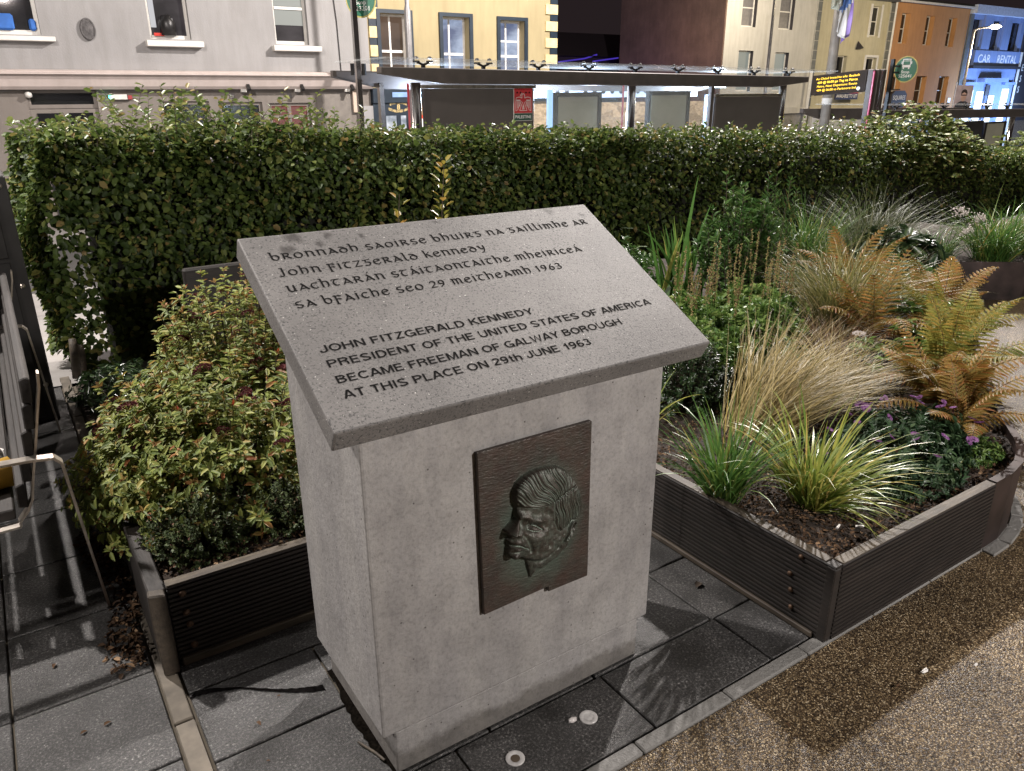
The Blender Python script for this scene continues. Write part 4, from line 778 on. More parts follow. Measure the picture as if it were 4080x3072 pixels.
# ------------------------------------------------------------------ hedge
def hedge_top(x):
    pts = [(-.5,1.30),(-.2,1.36),(.3,1.365),(.8,1.365),(1.4,1.335),(2.2,1.30),(3.5,1.255),(5.7,1.21),(8.1,1.08),(11.5,.82),(14,.62),(20,.3)]; X, Z = zip(*pts); return np.interp(x, X, Z)
hed = empty('beech_hedge',(4.5,4.45,0),'long clipped beech hedge running behind the planting beds','hedge')
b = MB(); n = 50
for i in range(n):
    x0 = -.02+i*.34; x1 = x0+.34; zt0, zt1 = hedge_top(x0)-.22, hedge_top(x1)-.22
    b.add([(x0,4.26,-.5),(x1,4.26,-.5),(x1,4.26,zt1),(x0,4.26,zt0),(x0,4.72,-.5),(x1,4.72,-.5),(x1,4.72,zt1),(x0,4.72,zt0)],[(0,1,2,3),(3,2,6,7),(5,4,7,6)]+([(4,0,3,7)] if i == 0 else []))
b.build('dark_twig_core',M['dead'],hed)  # near-black solid block filling the inside of the hedge
qb = QB(); qt = QB(); qtw = QB()
def hedge_face(n, xr, power):
    x = xr[0]+(xr[1]-xr[0])*RNG.random(n)**power; zt = hedge_top(x); z = zt-(zt+.05+.03*x)*RNG.random(n)**1.05
    wav = .05*np.sin(x*2.3)+.035*np.sin(x*5.1+z*4)+.03*np.sin(z*7+x*1.7); y = 4.0+wav+.09*RNG.random(n)-.03*RNG.random(n)+.26*np.clip(1-(zt-z)/.34,0,1)**2
    gp = np.sin(x*6.3+2*np.sin(z*5))*np.sin(z*8.1+1.7*np.sin(x*3.7))+.5*np.sin(x*13+z*17); ok = RNG.random(n) < np.clip(.95-.55*np.clip(-gp-.1,0,1),.25,1); x, y, z = x[ok], y[ok], z[ok]; n = len(x)
    tk = RNG.random(n) < .03; A = np.stack([x,y+.12,z-.05],1)[tk]; stalks(qtw, A, A+np.stack([RNG.normal(0,.06,tk.sum()),-.13-.06*RNG.random(tk.sum()),.05+.08*RNG.random(tk.sum())],1), .0022)
    D = np.stack([RNG.normal(0,.75,n),-.35-.3*RNG.random(n),-.35+.5*RNG.normal(size=n)],1); N = np.stack([.45*RNG.normal(size=n),-.9+.3*RNG.normal(size=n),.75+.35*RNG.normal(size=n)],1)
    s = RNG.uniform(.45,1.2,n); leaves(qb,np.stack([x,y,z],1),D,N,.054*s,.038*s,.22,.16,.45)
hedge_face(21000,(-.3,4.6),1.0); hedge_face(20000,(4.0,16.5),1.25)
def hedge_flat(n, xr, power):
    x = xr[0]+(xr[1]-xr[0])*RNG.random(n)**power; y = 4.05+.75*RNG.random(n); zt = hedge_top(x)+.03*np.sin(x*4.1+y*5)+.02*np.sin(x*11+y*9)-.05*np.abs((y-4.4)/.42)**3; z = zt-.2*RNG.random(n)**1.5
    D = sphere_dirs(n,-.3); D[:,2] = D[:,2]*.5+.25; N = np.stack([.5*RNG.normal(size=n),.5*RNG.normal(size=n),np.ones(n)],1); s = RNG.uniform(.6,1.1,n); leaves(qb,np.stack([x,y,z],1),D,N,.054*s,.037*s,.25,.18,.45)
hedge_flat(12000,(-.3,4.6),1.0); hedge_flat(12000,(4.0,16.5),1.25)
n = 20000; x = -.15+16.6*RNG.random(n)**1.35; zt = hedge_top(x); y = 4.12+.6*RNG.random(n)**1.4; z = zt-.05-.5*RNG.random(n); D = sphere_dirs(n); N = sphere_dirs(n,0)+np.array([0,-.3,.4]); s = RNG.uniform(.6,1.1,n); leaves(qb,np.stack([x,y,z],1),D,N,.054*s,.038*s,.25,.18,.45)
n = 5200; y = 4.0+.8*RNG.random(n); z = 1.36*RNG.random(n)**.9+.02; x = -.27-.06*np.sin(y*6+z*4)-.08*RNG.random(n)+.05*np.sin(z*6); D = np.stack([-.7+.4*RNG.normal(size=n),.6*RNG.normal(size=n),-.3+.5*RNG.normal(size=n)],1); N = np.stack([-.8+.4*RNG.normal(size=n),.4*RNG.normal(size=n),.8+.3*RNG.normal(size=n)],1); s = RNG.uniform(.65,1.1,n); leaves(qb,np.stack([x,y,z],1),D,N,.056*s,.04*s,.22,.16,.45)
qb.build('foliage',M['hedge'],hed); qtw.build('twigs',M['twig'],hed)['kind'] = 'stuff'
# long new shoots above the clipped top
qs = QB(); P = []; D = []
def shoots(n, xr, hr, prob=1):
    x = RNG.uniform(xr[0],xr[1],n); y = RNG.uniform(4.0,4.75,n); A = np.stack([x,y,hedge_top(x)-.06],1); h = RNG.uniform(hr[0],hr[1],n); ln = RNG.normal(0,.35,(n,2)); B = A+np.stack([ln[:,0]*h,ln[:,1]*h,h],1); stalks(qs,A,B,.0022)
    for a, c, hh in zip(A,B,h):
        k = max(3,int(hh/.022))
        for i in range(k):
            t = .25+.75*(i+.5)/k; an = i*math.pi+random.uniform(-.5,.5); P.append(a*(1-t)+c*t); D.append((math.cos(an),math.sin(an)*.8,.55))
shoots(80,(.0,1.9),(.10,.24)); shoots(34,(.15,1.3),(.2,.36)); shoots(120,(1.8,5.0),(.08,.16)); shoots(110,(5,9),(.08,.18)); shoots(30,(7.0,8.4),(.15,.3)); shoots(60,(-.3,.2),(.08,.18))
P = np.array(P); D = np.array(D)+.3*RNG.normal(size=P.shape); n = len(P); s = RNG.uniform(.5,1.05,n); leaves(qt,P,D,np.tile([0,0,1.],(n,1))+.5*RNG.normal(size=P.shape),.05*s,.033*s,.3,.15,.45)
qt.build('new_leaves',M['hedge_tip'],hed); qs.build('shoots',M['twig'],hed)['kind'] = 'stuff'
# maple bush growing through the hedge at the right
for cx,cy,rx,h,nb,lab in ((9.6,4.5,1.5,.78,150,'pale green maple leaved bush rising above the right part of the hedge'),(12.6,4.4,1.0,.66,90,'smaller pale maple leaved bush at the far right end of the hedge')):
    e = empty('maple_bush',(cx,cy,0),lab,'bush','maple bushes above the hedge'); d = sphere_dirs(nb,.05); T = np.array([cx,cy,.55 if cx < 11 else .3])+d*np.array([rx,.6,h])*RNG.uniform(.7,1.02,(nb,1)); qs = QB(); A = np.array([cx,cy,.3])+(T-np.array([cx,cy,.3]))*.4; stalks(qs,A,T,.005); qs.build('branches',M['twig'],e)
    k = 13; C_ = np.repeat(T,k,0)+RNG.normal(0,.085,(nb*k,3)); m = 5; an = np.array([-1.25,-.62,0,.62,1.25]); rot = RNG.uniform(0,6.28,(len(C_),1)); aa = rot+an[None]; dz_ = RNG.normal(-.1,.35,(len(C_),1)); D = np.stack([np.cos(aa),np.sin(aa),np.broadcast_to(dz_,aa.shape)],-1); Nn = norm(np.array([0,0,1.])+.45*RNG.normal(size=(len(C_),1,3)))*np.ones((1,m,1)); L = np.array([.045,.07,.085,.07,.045])[None]*RNG.uniform(.7,1.15,(len(C_),1)); qb = QB(); leaves(qb,np.repeat(C_[:,None],m,1).reshape(-1,3),D.reshape(-1,3),Nn.reshape(-1,3),L.ravel(),L.ravel()*.62,.2,.15,.5); qb.build('foliage',M['maple'],e)

# ------------------------------------------------------------------ bench, cabinet and things on the left
be = empty('park_bench',(-.8,2.05,0),'black slatted park bench with steel strap arms at the left edge, seen from its end','bench')
for i in range(5): # backrest slats, curved
    t = i/4; x = -.548-.075*t**1.5; z = .775-.083*i
    b = MB(); b.prism([(x,1.2,z-.039),(x-.028,1.2,z-.035),(x-.024,1.2,z+.038),(x-.006,1.2,z+.045),(x+.006,1.2,z+.039)],(0,1.2,0),(0,2.93,0)); b.build('back_slat',M['slat'],be,bevel=.004)
for i in range(5):
    x = -.665-.085*i; b = MB(); b.box(x-.07,x,1.25,2.9,.352,.388); b.build('seat_slat',M['slat'],be,bevel=.004)
for y in (1.17,2.88):
    b = MB(); w = .036
    path = [(-1.12,0),(-1.09,.52),(-1.06,.572),(-1.0,.588),(-.6,.574),(-.53,.566),(-.512,.545),(-.473,.0)]
    for (x0,z0),(x1,z1) in zip(path[:-1],path[1:]): b.bar((x0,y,z0),(x1,y,z1),w,.008,(0,0,1) if abs(x1-x0) > abs(z1-z0) else (1,0,0))
    b.build('strap_arm',M['steel'],be)
    b = MB(); pts = [(-.523,.825),(-.528,.78),(-.548,.70),(-.572,.60),(-.598,.50),(-.613,.43),(-.632,.392),(-.66,.36),(-.66,.345),(-1.06,.335)]
    for (x0,z0),(x1,z1) in zip(pts[:-1],pts[1:]): b.bar((x0+.004,y+.05,z0),(x1+.004,y+.05,z1),.04,.007,(1,0,0) if abs(z1-z0) > abs(x1-x0) else (0,0,1))
    b.build('back_strap',M['steel'],be)
cb = empty('steel_cabinet',(-.95,3.25,0),'tall black steel cabinet behind the bench beside the left end of the hedge','cabinet')
b = MB(); b.box(-1.7,-.455,3.06,3.4,.0,1.245); b.build('body',M['blackmetal'],cb,bevel=.006)
b = MB(); b.box(-1.2,-.515,3.052,3.059,.03,.84); b.build('door',M['blackmetal'],cb,bevel=.003); b = MB(); b.box(-1.2,-.515,3.052,3.059,.86,1.2); b.build('door',M['blackmetal'],cb,bevel=.003)
for z in (1.2,.72,.2):
    b = MB(); b.lathe([(.012,0),(.012,.004),(.006,.008)],(-.486,3.06,z),'y',12); b.build('rivet',M['steel'],cb)
qb = QB(); n = 900; y = RNG.uniform(.78,1.75,n); x = -.40-.09*RNG.random(n)**1.6-.03*np.sin(y*9); z = .004+.02*RNG.random(n)*(x > -.45); D = sphere_dirs(n); D[:,2] *= .3; leaves(qb,np.stack([x,y,z],1),D,np.tile([0,0,1.],(n,1))+.6*RNG.normal(size=(n,3)),RNG.uniform(.008,.03,n),RNG.uniform(.005,.016,n),.5,.1); tag(qb.build('leaf_litter',M['mulch']),'dry leaf litter swept along the outer side of the left planter','leaf litter',kind='stuff')
proto = None
for k in range(22):
    x, y = (random.uniform(-1.0,-.42),random.uniform(.1,1.2)) if k < 10 else (random.uniform(-.3,-.05),random.uniform(-.1,.6)) if k < 14 else (random.uniform(.95,1.8),random.uniform(-.9,-.35))
    if proto is None: qb = QB(); leaves(qb,np.array([[0,0,.003]]),np.array([[1,0,.08]]),np.array([[0,0,1.]]),.022,.012,.6,.2); proto = o = qb.build('leaf_scrap',M['mulch'])
    else: o = proto.copy(); COL.objects.link(o)
    o.location = (x,y,.001); o.rotation_euler = (0,0,random.uniform(0,6.28)); o.scale = (random.uniform(.4,1.1),)*3; tag(o,'tiny dry leaf scrap lying on the ground around the monument','leaf','dry leaf scraps on the ground')
# crumpled paper and carton lying on the bench
b = MB(); vs = []; NN = 14
for i in range(NN+1):
    for j in range(NN+1): u = i/NN; v = j/NN; vs.append((-.83+.15*u+random.uniform(-.012,.012), 1.52+.2*v+random.uniform(-.012,.012), .395+.11*math.sin(u*3.1)*math.sin(v*3.1)+random.uniform(0,.035)))
b.add(vs,[(i*(NN+1)+j,(i+1)*(NN+1)+j,(i+1)*(NN+1)+j+1,i*(NN+1)+j+1) for i in range(NN) for j in range(NN)])
pb = b.build('paper_bag',M['white']); sol = pb.modifiers.new('thickness','SOLIDIFY'); sol.thickness = .0015; tag(pb,'white crumpled paper bag lying on the bench seat','litter')
yel = simple('yellow_card',(.62,.36,.05),.55)
b = MB(); b.lathe([(.045,-.1),(.047,-.03),(.0475,.02),(.05,.1)],(0,0,0),'x',22); ct = b.build('yellow_cup',yel,smooth=True); ct.location = (-.75,1.42,.437); ct.rotation_euler = (0,0,.25); tag(ct,'yellow and white paper cup lying on its side on the bench','litter')
b = MB(); b.lathe([(.0455,-.055),(.0478,-.02),(.0482,.005)],(0,0,0),'x',22); c2 = b.build('white_band',M['white'],None,smooth=True); c2.parent = ct
# in-ground lights in front of the monument
lens = simple('cloudy_lens',(.42,.41,.4),.25,0,.6,var=.12,nscale=60)
for i,(x,y) in enumerate(((.547,-.118),(.303,-.122))):
    e = empty('ground_light',(x,y,0),('right hand' if i == 0 else 'left hand')+' round recessed ground light in the slab in front of the monument','ground light','recessed lights before the monument')
    b = MB(); b.lathe([(.025,.0),(.025,.0035),(.0235,.0048),(.0145,.0042),(.0125,.0022)],(x,y,0),'z',30); b.build('ring',lens,e,smooth=True)
    b = MB(); b.lathe([(.0122,.002),(.0122,.0026)],(x,y,0),'z',24); b.build('socket',simple('socket_steel',(.2,.16,.12),.3,.8) if i else lens,e)
b = MB(); b.ico((0,0,0),.012,(1.25,.8,.62)); o = b.build('plastic_scrap',glass('clear_plastic',(.7,.66,.64),.2,.7),smooth=True); o.location = (.502,-.105,.007); tag(o,'small cloudy plastic scrap beside the right ground light','litter')
for x,y,r,lab in ((1.225,.135,.4,'black curled leaf on the slab right of the monument'),(-.44,.815,1.1,'brown dry leaf on the dark paving near the bench')):
    qb = QB(); leaves(qb,np.array([[x,y,.004]]),np.array([[math.cos(r),math.sin(r),.1]]),np.array([[0,0,1.]]),.042,.026,.5,.25); o = qb.build('fallen_leaf',M['twig'] if x > 0 else M['mulch']); tag(o,lab,'leaf')
for x,y,r,z,lab in ((1.565,-.135,.3,.259,'white cigarette end on the bark at the front of the right bed'),(1.63,-.16,-.7,.258,'tan cigarette end on the bark near the right bed corner')):
    b = MB(); d = Vector((math.cos(r),math.sin(r),.05)); p = Vector((x,y,z)); b.tube([p,p+d*.026],.0038,8); tag(b.build('cigarette_end',M['white']),lab,'litter')
for x,y,s,lab in ((1.48,-.53,.011,'white paper scrap on the gravel path in front of the right planter'),(1.63,-.60,.006,'tiny pale scrap on the gravel path further right')):
    b = MB(); n = 9; pts = [(x+s*(1.3 if k%2 else .7)*math.cos(k*.698)*1.6,y+s*(1.1 if k%2 else .6)*math.sin(k*.698)*.6,.002+.004*(k%3)) for k in range(n)]; b.add(pts+[(x,y,.006)],[(k,(k+1)%n,n) for k in range(n)]); o = b.build('paper_scrap',M['white']); tag(o,lab,'litter'); o.modifiers.new('thickness','SOLIDIFY').thickness = .0008
b = MB(); b.tube([(-.012,.15,.006),(.012,.09,.005),(.02,.055,.007)],.0035,7); tag(b.build('dry_twig',M['board_end']),'short dry twig against the left foot of the monument','twig')

# ------------------------------------------------------------------ buildings
def facade(b, x0, x1, z0, z1, y, ops, rev=.18):
    xs = sorted({x0,x1,*[o[0] for o in ops],*[o[1] for o in ops]}); zs = sorted({z0,z1,*[o[2] for o in ops],*[o[3] for o in ops]})
    xs = [x for x in xs if x0 <= x <= x1]; zs = [z for z in zs if z0 <= z <= z1]
    for xa, xb in zip(xs[:-1],xs[1:]):
        for za, zb in zip(zs[:-1],zs[1:]):
            xm, zm = (xa+xb)/2, (za+zb)/2
            if any(o[0] < xm < o[1] and o[2] < zm < o[3] for o in ops): continue
            b.quad((xa,y,za),(xb,y,za),(xb,y,zb),(xa,y,zb))
    for a, c, e, f in ops:
        b.quad((a,y,e),(a,y+rev,e),(a,y+rev,f),(a,y,f)); b.quad((c,y,e),(c,y,f),(c,y+rev,f),(c,y+rev,e)); b.quad((a,y,f),(a,y+rev,f),(c,y+rev,f),(c,y,f)); b.quad((a,y,e),(c,y,e),(c,y+rev,e),(a,y+rev,e))
def solid(b, x0, x1, z0, z1, y0, y1, side=True):
    b.quad((x0,y0,z0),(x0,y0,z1),(x0,y1,z1),(x0,y1,z0)) if side else None
    b.quad((x1,y0,z0),(x1,y1,z0),(x1,y1,z1),(x1,y0,z1)); b.quad((x0,y1,z0),(x0,y1,z1),(x1,y1,z1),(x1,y1,z0)); b.quad((x0,y0,z1),(x1,y0,z1),(x1,y1,z1),(x0,y1,z1))
def window(par, a, c, e, f, y, fm, pm, fw=.06, rail=None, mull=(), bars=(), sill=None, sm=None, sp=.14, bw=.035, split=None):
    """sash window set in an opening; the frame is the part, pane and sill its sub-parts"""
    b = MB(); b.box(a,a+fw,y,y+.06,e,f); b.box(c-fw,c,y,y+.06,e,f); b.box(a+fw,c-fw,y,y+.06,f-fw,f); b.box(a+fw,c-fw,y,y+.06,e,e+fw*1.3)
    if rail: b.box(a+fw,c-fw,y-.012,y+.055,rail-.03,rail+.03)
    for m in mull: b.box(m-bw/2,m+bw/2,y+.006,y+.045,e+fw*1.3,f-fw)
    for z in bars: b.box(a+fw,c-fw,y+.009,y+.042,z-bw/2,z+bw/2)
    w = b.build('window',fm,par)
    b = MB(); b.box(a+fw*.5,c-fw*.5,y+.032,y+.04,e+fw*.5,f-fw*.5); b.build('pane',pm,w)
    if sill: 
        b = MB(); b.box(sill[0],sill[1],y-.18-sp,y-.002,sill[2],sill[3]); b.build('sill',sm or fm,w,bevel=.01)
    return w
def part(name, mat, par, *boxes, bevel=0):
    o = None
    for grp in ([boxes] if name in ('window_surround','window_band') else [[q] for q in boxes]):
        b = MB()
        for q in grp: b.box(*q)
        o = b.build(name, mat, par, bevel=bevel)
    return o
# --- grey rendered building on the left
gw = mat_wall('grey_render',(.29,.282,.28),.16,30,.25); low = mat_wall('taupe_shopfront',(.20,.175,.155),.2,30,.1); pinkish = mat_wall('fascia_paint',(.5,.43,.40),.1,30,.08)
gb = empty('grey_building',(3,18,-1.2),'pale grey rendered building with white sills and a long fascia at the upper left','building')
b = MB(); ops = [(-.15,.98,2.72,5.2),(3.02,3.86,2.72,4.7),(5.74,6.54,2.68,4.5)]; facade(b,-9,8.06,1.7,9,18,ops); solid(b,-9,8.06,1.7,9,18,26); b.build('wall',gw,gb)
off_room = mat_room('office_behind_glass',(.012,.009,.012),(.06,.05,.055),.9,.9)
window(gb,-.15,.98,2.72,5.2,18.12,M['off'],M['pane'],.07,sill=(-.4,1.2,2.6,2.69)); 
w = window(gb,3.02,3.86,2.72,4.7,18.12,M['off'],off_room,.06,sill=(2.9,4.07,2.56,2.68)); w = window(gb,5.74,6.54,2.68,4.5,18.12,M['off'],off_room,.06,rail=3.46,sill=(5.62,6.78,2.53,2.645))
part('roller_blind',emit('lit_blind',(.75,.78,.7),.42),gb,(5.81,6.47,18.135,18.145,3.1,3.42),(5.81,6.47,18.135,18.145,3.5,4.4))
part('blind_strip',emit('lit_strip',(.85,.85,.9),.6),gb,(3.09,3.2,18.13,18.14,2.95,4.6))
b = MB(); b.tube([(3.42,18.1,2.8),(3.42,18.1,3.05),(3.40,18.1,3.2)],[.17,.16,.09],12); b.build('office_chair_back',M['blackmetal'],gb,smooth=True)
part('red_box',simple('red_plastic',(.5,.03,.02),.4),gb,(3.12,3.32,18.06,18.115,2.78,2.84))
part('blue_chair_back',simple('blue_fabric',(.03,.12,.4),.8),gb,(.25,.55,18.04,18.115,2.8,3.1),(.8,.93,18.04,18.115,2.8,3.02),bevel=.05)
part('lit_interior',emit('lit_room_glow',(.7,.72,.95),.55),gb,(-.1,.32,18.12,18.15,3.12,3.9))
b = MB(); b.lathe([(.0,-.02),(.17,.0),(.17,.03),(.15,.045),(.13,.035),(.05,.05),(.02,.05)],(0,0,0),'y',28); pq = b.build('wall_plaque',simple('stone_plaque',(.085,.08,.08),.85,var=.3,nscale=14,bmp=.6,bscale=30),None,smooth=False); pq.parent = gb; pq.location = Vector((1.83,17.98,2.86))-wloc(gb); pq.scale = (.85,1,1.25)
b = MB(); prof = [(17.98,1.70),(17.90,1.70),(17.84,1.76),(17.76,1.95),(17.70,1.985),(17.66,1.99),(17.66,2.015),(17.72,2.03),(17.72,2.05),(17.80,2.075),(17.985,2.085)]; b.prism([(-9,y,z) for y,z in prof],(0,0,0),(17.05,0,0)); b.build('fascia',pinkish,gb)
b = MB(); ops = [(.5,1.78,-1.2,1.69),(3.02,4.07,.3,1.45),(4.28,5.28,.3,1.42),(5.44,6.45,.2,1.39)]; facade(b,-9,8.06,-1.6,1.7,18.08,ops,.12); b.build('shopfront_wall',low,gb)
part('wall_base',gw,gb,(2.6,8.06,18.0,18.07,-1.6,.71)); part('corner_pier',simple('pier_paint',(.5,.4,.32),.7),gb,(7.55,7.7,18.0,18.075,1.15,1.69)); part('corner_block',gw,gb,(7.7,8.06,17.97,18.075,.715,1.3))
w = window(gb,.5,1.78,1.33,1.69,18.16,low,M['pane'],.06); part('door',low,gb,(.5,1.78,18.14,18.2,-1.2,1.32)); part('door_glass',M['pane'],gb,(.62,1.05,18.12,18.138,-.9,1.24),(1.2,1.66,18.12,18.138,-.9,1.24))
for a,c,e,f,pm,mull,rail in ((3.02,4.07,.3,1.45,M['pane'],(),None),(4.28,5.28,.3,1.42,M['pane'],(),None),(5.44,6.45,.2,1.39,emit('red_lit_shop',(.35,.035,.02),.42),(5.94,),1.08)): window(gb,a,c,e,f,18.14,low,pm,.07,rail,mull,bw=.09)
part('panelled_section',simple('panel_taupe',(.17,.15,.13),.6),gb,(6.62,7.5,18.05,18.078,.72,1.6))
part('emergency_light',M['off'],gb,(2.02,2.36,17.97,18.07,1.5,1.6)); part('green_indicator',emit('green_led',(.05,1,.55),14),gb,(2.0,2.05,17.955,17.969,1.53,1.58)); part('alarm_box',simple('red_alarm',(.3,.03,.03),.5),gb,(2.38,2.46,17.99,18.07,1.5,1.58))
b = MB(); b.ico((.53,18.0,1.6),.075); b.build('camera_dome',M['off'],gb,smooth=True)
for x in (4.92,6.19,7.46): b = MB(); b.bar((x,17.86,1.80),(x,17.74,1.68),.07,.07); b.build('spotlight',M['blackmetal'],gb); part('bracket',M['off'],gb,(x-.14,x-.02,17.9,18.0,1.635,1.70))
for x in (4.55,5.9,7.18): part('vent',simple('vent_grey',(.13,.12,.115),.8),gb,(x,x+.1,18.06,18.079,1.5,1.62))
b = MB(); b.tube([(7.18,17.985,8),(7.2,17.985,4),(7.26,17.985,3.2),(7.28,17.985,2.1)],.012,6); b.build('cable',M['blackmetal'],gb)
b = MB(); b.tube([(7.72,17.93,9),(7.74,17.93,2.1)],.05,8); b.build('drainpipe',simple('dark_pipe',(.06,.045,.045),.5),gb)
# --- yellow pub building
yb = empty('yellow_building',(11,18,-1.2),'cream yellow building with dark blue quoins and dark framed sash windows behind the bus shelter','building')
yw = mat_wall('cream_yellow_render',(.36,.295,.165),.14,30,.12); navy = simple('navy_paint',(.012,.022,.035),.45); cream = simple('cream_blocks',(.66,.52,.27),.7)
b = MB(); ops = [(8.40,9.20,1.85,3.46),(10.17,10.98,1.85,3.46),(11.95,12.76,1.85,3.44)]; facade(b,8.06,13.87,1.72,9,18.02,ops,.3); solid(b,8.06,13.87,1.72,9,18.02,26,False); b.build('wall',yw,yb)
for k in range(16):
    z0 = 1.9+.43*k-.04; part('quoin',navy,yb,(8.1,8.36,17.99,18.018,z0,z0+.17)); part('quoin',cream,yb,(8.1,8.33,17.98,18.018,z0+.172,z0+.428))
    z1 = 1.75+.43*k; part('quoin',navy,yb,(13.64,13.885,17.985,18.018,z1,z1+.18)); part('quoin',cream,yb,(13.47,13.885,17.975,18.018,z1+.182,z1+.428))
room = mat_room('lit_pub_room',(.13,.16,.27),(.42,.5,.66),1.0,1.3); dim = mat_room('dim_pub_room',(.05,.03,.02),(.12,.075,.05),1.0,.6)
for a,c,f,rm,rl,mu,ba in ((8.40,9.20,3.46,dim,2.6,8.78,()),(10.17,10.98,3.46,room,2.57,10.5,()),(11.95,12.76,3.44,room,2.55,12.3,(2.93,))):
    window(yb,a,c,1.85,f,18.26,M['white'],rm,.05,rl,(mu,),ba,bw=.045); part('window_surround',navy,yb,(a-.1,a-.001,17.97,18.018,1.8,f+.09),(c+.001,c+.1,17.97,18.018,1.8,f+.09),(a-.001,c+.001,17.97,18.018,f+.001,f+.09))
stonewall = mat_stone('lit_rubble_stone',(.30,.22,.13),(.55,.43,.28),3.2)
b = MB(); b.box(9.4,13.87,18.05,18.3,-1.6,1.35); b.build('stone_front',stonewall,yb)
b = MB(); b.box(8.07,13.87,17.95,18.2,1.36,1.72); b.build('pub_fascia',navy,yb,bevel=.01)
b = MB(); facade(b,8.07,9.4,-1.6,1.36,18.0,[(8.42,8.74,-1.2,1.05),(8.84,9.02,-1.2,1.05)],.1); b.build('pub_front',navy,yb)
part('pub_door_glass',mat_room('pub_light',(.3,.34,.4),(.9,.93,1.),.95,2.5),yb,(8.42,8.74,18.06,18.09,-1.2,1.05),(8.84,9.02,18.06,18.09,-1.2,1.05))
part('street_sign',simple('blue_sign',(.2,.32,.55),.5),yb,(8.6,9.1,17.93,17.949,1.5,1.62))
b = MB(); gold = simple('gold_lettering',(.72,.55,.25),.5); put_text(b,'8',(8.78,17.985,1.2),(1,0,0),(0,0,1),None,.13,.02,center=True)
for s,z0,bend,wd in (('EYRE SQUARE',1.345,-.05,.48),('ESTABLISHED 1867',1.13,.06,.56)):
    v,f = text2d(s,1,.02); x0 = min(p[0] for p in v); x1 = max(p[0] for p in v); k = wd/(x1-x0); b.add([(8.78+((p[0]-x0)*k-wd/2),17.985,z0+p[1]*.085+bend*(((p[0]-x0)*k-wd/2)/(wd/2))**2) for p in v],f)
b.build('pub_lettering',gold,yb)
part('planter_lantern',gold,yb,(8.22,8.28,17.97,17.998,.62,.95))
e = empty('road_sign',(9.12,17.6,.85),'red rimmed round road sign by the pub door seen through the shelter end','road sign'); b = MB(); b.lathe([(.26,.0),(.26,-.02),(.18,-.024),(.17,-.022)],(9.16,17.6,.83),'y',28); b.build('rim',simple('sign_red',(.6,.05,.02),.4),e); b = MB(); b.lathe([(.168,.03),(.168,.036)],(9.16,17.6,.83),'y',24); b.build('face',M['white'],e); b = MB(); b.tube([(9.16,17.66,-1.3),(9.16,17.66,1.1)],.03,8); b.build('post',M['steel'],e)
# --- rubble wall and dark far block in the gap
b = MB(); b.box(13.9,24,18.1,18.5,-1.8,1.3); tag(b.build('rubble_wall',stonewall),'lit rubble stone boundary wall running right from the yellow building','wall')
fb = empty('dark_house',(31,48,-2),'dark low house with purple strip lights in the gap between the yellow and white buildings','building'); dark = simple('dark_slate',(.05,.036,.045),.8)
b = MB(); b.box(30,48,50,58,-3,4.2); b.build('wall',dark,fb); b = MB(); b.prism([(30,49.5,4.2),(30,58.5,4.2),(30,54,6.2)],(0,0,0),(18,0,0)); b.build('roof',dark,fb)
for x,z,l in ((37.6,3.75,2.6),(40.2,4.05,1.2),(41.0,3.85,2.6)): b = MB(); b.bar((x,49.7,z),(x+l,49.7,z+.3),.06,.10); b.build('strip_light',emit('purple_strip',(.09,.05,.6),.7),fb)
# --- right hand terrace at y = 33
def terrace(name, label, x0, x1, z1, wm, ops_up, ops_lo, frame, sillm, ledge, deep=9, revd=.3, zlow=.35):
    e = empty(name,((x0+x1)/2,33,-3),label,'building'); b = MB(); ops = [o[:4] for o in ops_up+ops_lo]; facade(b,x0,x1,zlow,z1,33,ops,revd); solid(b,x0,x1,-3.2,z1,33.001,33+deep); b.build('wall',wm,e)
    for o in ops_up+ops_lo:
        a,c,lo,hi = o[:4]; window(e,a,c,lo,hi,33+revd-.06,frame,o[4] if len(o) > 4 else M['pane'],.07,(lo+hi)/2 if hi-lo < 3 else lo+1.0,sill=(a-.12,c+.12,lo-.14,lo-.005),sm=sillm,sp=-.02 if True else 0)
    return e
ww = mat_wall('white_render',(.5,.485,.45),.16,30,.12); charcoal = simple('charcoal_paint',(.03,.027,.032),.6)
greyp = simple('blind_grey',(.13,.125,.13),.4); pale = emit('pale_blind',(.5,.55,.5),.42)
wb = terrace('white_building','white three storey building with charcoal window reveals behind the right end of the bus shelter',37.32,45.55,11,ww,[(38.62,39.9,5.2,7.3,greyp),(42.0,43.35,5.17,7.2,greyp)],[(38.65,39.95,1.6,3.9,pale),(42.0,43.3,1.6,3.87,pale)],M['off'],charcoal,.63)
for a,c,e_,f in ((38.62,39.9,5.2,7.3),(42.0,43.35,5.17,7.2),(38.65,39.95,1.6,3.9),(42.0,43.3,1.6,3.87)): part('reveal',charcoal,wb,(c-.004,c-.001,33.004,33.23,e_+.002,f-.002)); part('lintel',charcoal,wb,(a,c,33.004,33.23,f-.006,f-.002))
gab = mat_wall('rough_brown_render',(.17,.11,.085),.4,9,.8,.95); part('gable_wall',gab,wb,(37.22,37.318,33.02,42.2,-3.2,11))
part('shop_fascia',ww,wb,(37.3,45.55,32.75,32.998,.25,.62)); part('shopfront',simple('grey_shopfront',(.22,.21,.2),.6),wb,(37.35,45.5,32.9,32.998,-3.2,.245))
quo = simple('grey_quoin',(.12,.125,.12),.7); grout = simple('quoin_joint',(.35,.34,.3),.8)
part('quoin_joint',grout,wb,(45.55,45.96,32.93,33.4,.6,9))
for k in range(15): part('quoin',quo,wb,(45.57,45.94,32.915,32.929,.66+.57*k,1.19+.57*k))
cw = mat_wall('cream_render',(.47,.43,.30),.2,30,.12)
